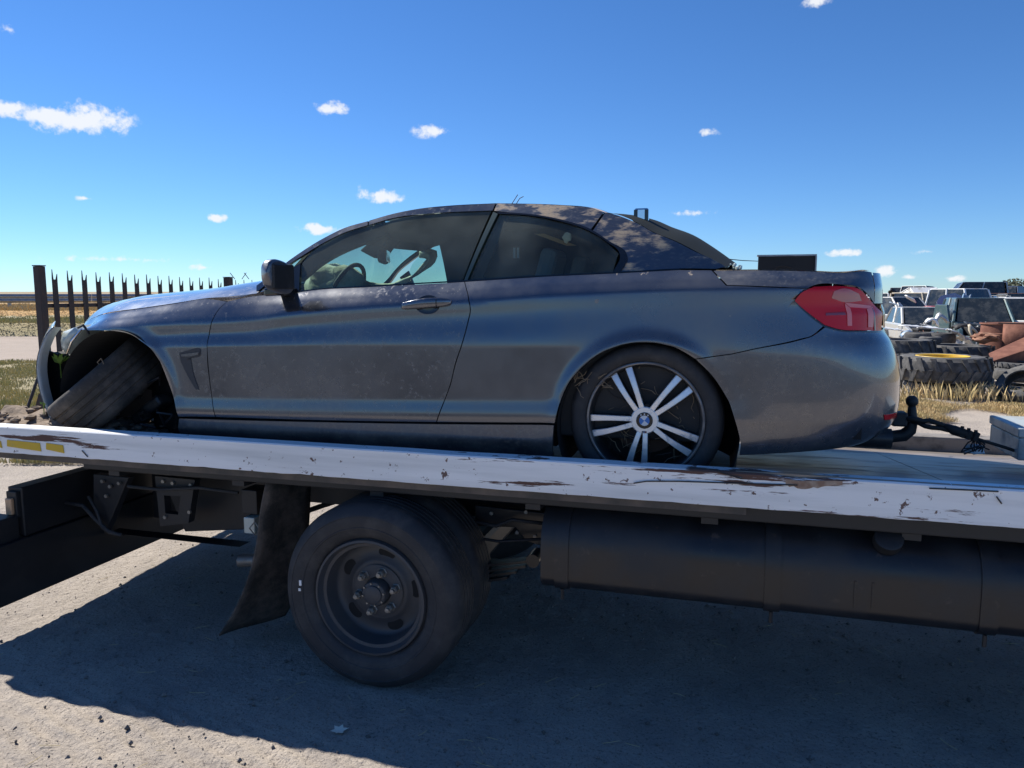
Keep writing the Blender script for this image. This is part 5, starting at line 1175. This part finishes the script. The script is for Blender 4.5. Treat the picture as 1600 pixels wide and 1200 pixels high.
def yard_cars():
    wreck(1440, 27, 'silver hatchback without bonnet facing the camera behind the tyre stacks', 'wreck_silver', 'hatch', 14, hood=False)
    w = wreck(1530, 24.5, 'dark green four wheel drive without bonnet behind the rusty drum', 'wreck_green', 'suv', 10, hood=False)
    q = MB().prism([(0, .35), (1.0, .35), (1.0, .95), (.85, 1.55), (.2, 1.55), (0, .95)], -.04, .04).build('open_door', 'wreck_green', w, bevel=.02); q.location = (.85, -.90, 0); q.rotation_euler = (0, 0, R(-158))
    wreck(1409, 33, 'pale silver car standing left behind the silver hatchback', 'wreck_silver', 'suv', 40)
    wreck(1500, 34, 'white truck cab with open door standing above the other wrecks', 'wreck_white', 'cab', 55, z=.12)
    wreck(1468, 36, 'cream coloured van wreck left of the white truck cab', 'wreck_cream', 'van', 60)
    wreck(1455, 42, 'white car body tipped on its side behind the cream van', 'wreck_white', 'hatch', 120, z=.75, roll=35)
    wreck(1566, 31, 'blue car wreck seen from behind to the right of the green one', 'wreck_blue', 'hatch', 160)
    wreck(1581, 29, 'light blue car wreck next to the blue one', 'wreck_lightblue', 'hatch', 168)
    wreck(1598, 27, 'white station wagon at the right edge of the yard', 'wreck_white', 'suv', 172)
    wreck(1400, 48, 'white van at the left end of the far row of wrecks', 'wreck_white', 'van', 150)
    wreck(1392, 55, 'dark blue box van at the far left of the yard', 'wreck_blue', 'van', 100)
    wreck(1484, 29, 'red wing of a small car wedged between silver and green wrecks', 'wreck_red', 'hatch', 10, wheels=False)
    wreck(1545, 45, 'black pickup in the far row behind the green wreck', 'wreck_black', 'pickup', 80, z=.1)
    wreck(1562, 52, 'white pickup in the far row to the right of the black one', 'wreck_white', 'pickup', 120, z=.1)
    wreck(1578, 56, 'brown van in the far row near the right edge', 'wreck_brown', 'van', 100)
    wreck(1592, 50, 'silver car in the far row at the right edge', 'wreck_silver', 'hatch', 130, z=.3)
    wreck(1428, 50, 'pale blue van in the far row behind the pale silver car', 'wreck_lightblue', 'van', 140)
    labs = ['white bumper skin lying on the tyres', 'white wing panel standing among the scrap', 'grey door panel leaning by the tyres', 'white fridge door lying behind the tyres', 'crumpled grey bonnet by the drum', 'long white tube shaped trim leaning on rust', 'dark engine block under the green wreck', 'white door frame tipped on the cream van', 'grey plastic tank near the silver wreck', 'white bent roof sheet below the truck cab']
    spec = [(1442, 513, 19, 'wreck_white', (1.1, .3, .08), 5), (1455, 507, 20, 'wreck_white', (.35, .2, .4), 15), (1470, 505, 20, 'wreck_silver', (.35, .25, .55), -10), (1395, 515, 20, 'wreck_white', (.8, .5, .06), 8), (1500, 526, 17.5, 'wreck_silver', (.6, .5, .12), 35),
            (1524, 525, 17, 'wreck_cream', (.16, .14, .62), -30), (1508, 516, 18, 'wreck_black', (.55, .4, .35), 10), (1452, 466, 42, 'wreck_white', (1.3, .2, .15), 35), (1418, 527, 18.5, 'wreck_lightblue', (.35, .3, .35), 0), (1482, 488, 33, 'wreck_cream', (1.1, .8, .25), 10)]
    for lab, (px, py, D, m, d, rz) in zip(labs, spec):
        c = atd(px, py, D); mb = MB(); n = 8; G = []
        for i in range(n+1):
            G.append([(d[0]*(i/n-.5), d[1]*(j/4-.5), d[2]*(.5-1.4*(i/n-.5)**2-.8*(j/4-.5)**2)+.06*mnoise.noise(Vector((i*.7, j*.9, px)))) for j in range(5)])
        mb.grid(G); mb.v = [tuple(Vector(c)+Matrix.Rotation(R(rz), 3, 'Y') @ Vector(v)) for v in mb.v]; o = mb.build('scrap_sheet_metal', m, smooth=True); s_ = o.modifiers.new('thick', 'SOLIDIFY'); s_.thickness = .02; tag(o, lab, 'scrap', 'loose scrap between tyres and wrecks')
yard_cars()
def scrap_heap():
    rg = random.Random(21); seen = set()
    for k in range(80):
        px = rg.uniform(1385, 1610); D = rg.choice((19, 21, 30, 38, 44, 52)); py = 460+1170*(1.88-rg.uniform(.2, .75) if D < 25 else 1.88-rg.uniform(.7, 1.9))/D
        if D < 25 and not (1410 < px < 1530): continue
        c = atd(px, py, D); sc_ = .22 if D < 25 else rg.uniform(.22, .55)
        M3 = Matrix.Rotation(rg.uniform(0, 6.28), 3, 'Z') @ Matrix.Rotation(rg.uniform(-1.2, 1.2), 3, 'X') @ Matrix.Rotation(rg.uniform(-1, 1), 3, 'Y')
        kind = rg.randrange(3); mb = MB()
        if kind == 0:      # bent door or bonnet skin
            mb.prism([(-1, -.5), (.9, -.55), (1, .3), (.5, .7), (-.6, .65), (-1, .2)], -.06, .06)
        elif kind == 1:    # empty window frame
            o_ = [(-.9, -.5), (.9, -.5), (.55, .5), (-.5, .5)]; i_ = [(x*.8, y*.72) for x, y in o_]; vs = [(x, y, z) for y in (-.05, .05) for x, z in o_+i_]; fs = []
            for i in range(4): j = (i+1) % 4; fs += [(i, j, j+4, i+4), (i+8, i+12, j+12, j+8), (i, i+8, j+8, j), (i+4, j+4, j+12, i+12)]
            mb.add(vs, fs)
        else:              # channel section
            mb.prism([(-.25, -.2), (.25, -.2), (.25, .2), (.18, .2), (.18, -.13), (-.18, -.13), (-.18, .2), (-.25, .2)], -1, 1)
        mb.v = [tuple(Vector(c)+M3 @ (Vector(v)*sc_)) for v in mb.v]
        m, cn = rg.choice((('wreck_white', 'white'), ('wreck_white', 'white'), ('wreck_silver', 'silver'), ('wreck_cream', 'cream'), ('wreck_black', 'black'), ('wreck_lightblue', 'pale blue'), ('rust', 'rusty'), ('wreck_red', 'red'))[:8 if D < 25 else 6])
        zone = ('far left end of the wrecks', 'silver hatchback', 'cream van', 'white truck cab', 'green four wheel drive', 'blue wreck', 'right edge of the yard')[sum(px > q for q in (1420, 1455, 1485, 1515, 1550, 1575))]
        o = mb.build(('car_bonnet', 'window_surround', 'steel_channel')[kind]+'_scrap', m)
        lab = '%s %s lying %s the %s' % (cn, ('bent body skin', 'empty window surround', 'length of channel')[kind], 'in front of' if D < 25 else 'beside' if D < 40 else 'far behind', zone)
        if lab in seen: o2 = o; COL.objects.unlink(o); continue
        seen.add(lab); tag(o, lab, 'scrap', 'bent bodywork heaped among the wrecks')
scrap_heap()
def far_trees():
    for k, (px, D, w, h, lab) in enumerate(((1585, 160, 5.5, 5.2, 'round grey green tree on the horizon above the wrecks'), (1545, 190, 4, 4.2, 'small dark tree on the horizon behind the black pickup'))):
        c = gnd(px, D); t = thing('far_tree', c, lab, 'tree'); MB().tube([tuple(c), tuple(c+np.array([0, 0, h*.6]))], [.3, .12], 6).build('trunk', 'dry_twig', t)
        mb = MB(); rg = random.Random(k)
        for i in range(900):
            v = Vector((rg.gauss(0, 1), rg.gauss(0, 1), rg.gauss(0, 1))).normalized()*rg.random()**.4; p = Vector(c)+Vector((v.x*w*.6, v.y*w*.6, h*.62+v.z*h*.4)); a = Vector((rg.uniform(-1, 1), rg.uniform(-1, 1), rg.uniform(-1, 1)))*.28; b = a.orthogonal().normalized()*.22
            mb.add([tuple(p-a), tuple(p+b), tuple(p+a), tuple(p-b)], [(0, 1, 2, 3)])
        mb.build('crown', 'bush', t)
far_trees()

# ------------------------------------------------------------------ grass, weeds, stones
def grass(name, m, label, px0, px1, D0, D1, n, h0, h1, seed, dens=None, z=0.0, w=.006):
    rg = random.Random(seed); vs = []; fs = []
    while n > 0:
        D = D0+(D1-D0)*rg.random(); px = rg.uniform(px0, px1); p = gnd(px, D, z); q = mnoise.noise(Vector((p[0]*.9, p[1]*.9, seed)))
        n -= 1
        if q < (dens if dens is not None else -1) + .25*(rg.random()-.5): continue
        h = rg.uniform(h0, h1)*(.6+.6*max(0, q+.4)); a = rg.uniform(0, 6.28); l = rg.uniform(.1, .6)*h; ww = w*rg.uniform(.6, 1.4)
        dx, dy = math.cos(a), math.sin(a); b = rg.uniform(0, 6.28); ex, ey = math.cos(b)*ww, math.sin(b)*ww; k = len(vs)
        vs += [(p[0]-ex, p[1]-ey, p[2]-.01), (p[0]+ex, p[1]+ey, p[2]-.01), (p[0]+dx*l*.35+ex*.7, p[1]+dy*l*.35+ey*.7, p[2]+h*.6), (p[0]+dx*l, p[1]+dy*l, p[2]+h)]
        fs += [(k, k+1, k+2), (k, k+2, k+3)]
    o = MB(); o.v = vs; o.f = fs; return tag(o.build(name, m, fix=False), label, kind='stuff')
grass('dry_grass', 'dry_grass', 'dry yellow grass along the tyre stacks on the right', 1385, 1640, 10.9, 13.6, 60000, .02, .10, 1, -.05, w=.0026)
grass('tall_dry_grass', 'dry_grass', 'tall dry stalks in front of the tractor tyres', 1400, 1640, 12.8, 13.6, 420, .15, .38, 2, -.3, w=.003)
grass('verge_grass', 'green_grass', 'short mixed grass beside the fence on the left', -60, 330, 9.4, 21.0, 42000, .03, .11, 3, -.3, w=.009)
grass('verge_grass_near', 'green_grass', 'short green grass tufts below the bed at the left', -60, 200, 8.2, 9.6, 14000, .02, .09, 4, -.05)
grass('bank_weeds', 'green_grass', 'grey green weeds on the road bank', -60, 420, 33.2, 39.5, 16000, .06, .22, 5, -.3, .62, .03)
grass('field_grass', 'dry_grass', 'golden grass below the guardrail', -60, 480, 40, 52, 20000, .15, .32, 6, -.6, 1.02, .03)
grass('yard_weeds', 'dry_grass', 'dry grass between the wrecked cars', 1370, 1640, 19, 60, 14000, .1, .4, 8, .0, w=.02)
def stones():
    rg = random.Random(11); mb = MB(); 
    for i in range(9000):
        x, y = rg.uniform(-5.5, 2.5), 1.9+5.1*rg.random()**1.4; r = .0022+.015*rg.random()**7; c = (x, y, .006)
        mb.add([(c[0]+r, c[1], c[2]), (c[0], c[1]+r*.8, c[2]), (c[0]-r*.9, c[1], c[2]), (c[0], c[1]-r, c[2]), (c[0]+r*.2, c[1], c[2]+r*.7), (c[0], c[1], c[2]-r)], [(0, 1, 4), (1, 2, 4), (2, 3, 4), (3, 0, 4), (1, 0, 5), (2, 1, 5), (3, 2, 5), (0, 3, 5)])
    tag(mb.build('gravel', 'stone_bits', fix=False), 'small stones scattered on the yard', kind='stuff')
mat('stone_bits', (.22, .19, .17), .9, vary=((.10, .09, .085), 3, .4, .6))
stones()

def litter():
    rg = random.Random(5); mb = MB()
    for k in range(160):
        x, y = rg.uniform(-4.5, 1.5), rg.uniform(1.9, 5.5); a = rg.uniform(0, 6.28); L = rg.uniform(.02, .09); c = rg.uniform(-.4, .4)
        mb.tube([(x+L*t*math.cos(a+c*t), y+L*t*math.sin(a+c*t), .012+.004*t) for t in (0, .33, .66, 1)], .0012, 4)
    tag(mb.build('straw_litter', 'straw'), 'bits of dry straw scattered on the yard', kind='stuff')
    p = atz(530, 1141, .012); t = thing('painted_sun_patch', p, 'small painted patch of sunlight on the shaded ground below the truck wheel', 'leaf')  # flat pale star standing in for a patch of sunlight on the ground
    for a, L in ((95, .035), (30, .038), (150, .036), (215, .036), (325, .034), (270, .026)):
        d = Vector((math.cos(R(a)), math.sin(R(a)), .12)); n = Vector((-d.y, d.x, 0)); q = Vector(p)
        MB().add([tuple(q), tuple(q+d*L*.5+n*.012), tuple(q+d*L*1.1), tuple(q+d*L*.5-n*.012)], [(0, 1, 2, 3)]).build('sun_patch_ray', 'sun_patch_pale', t)
mat('straw', (.5, .4, .22), .8); mat('sun_patch_pale', (.82, .76, .62), .7)  # the paler colour imitates sunlight on the star-shaped patch
litter()
def distant_wrecks():
    rg = random.Random(31); cols = (('wreck_white', 'white'), ('wreck_white', 'white'), ('wreck_silver', 'silver'), ('wreck_lightblue', 'pale blue'), ('wreck_brown', 'brown'), ('wreck_cream', 'cream'), ('wreck_blue', 'blue'))
    zones = ('far left end of the yard', 'silver hatchback', 'cream van', 'white truck cab', 'green four wheel drive', 'blue wreck', 'right edge of the yard')
    for k in range(22):
        px = 1384+k*10.2+rg.uniform(-3, 3); D = rg.choice((62, 74, 90, 110)); m, cn = rg.choice(cols); kd = rg.choice(('hatch', 'van', 'suv', 'pickup'))
        zone = zones[sum(px > q for q in (1420, 1455, 1485, 1515, 1550, 1575))]
        wreck(px, D, '%s %s in the distant row %s beyond the %s' % (cn, {'hatch': 'hatchback', 'van': 'van', 'suv': 'estate car', 'pickup': 'pickup'}[kd], {62: 'nearest', 74: 'second', 90: 'third', 110: 'last'}[D], zone), m, kd, rg.uniform(0, 360), z=rg.choice((0, 0, .2, .9)), wheels=False, roll=rg.uniform(-4, 4))
distant_wrecks()
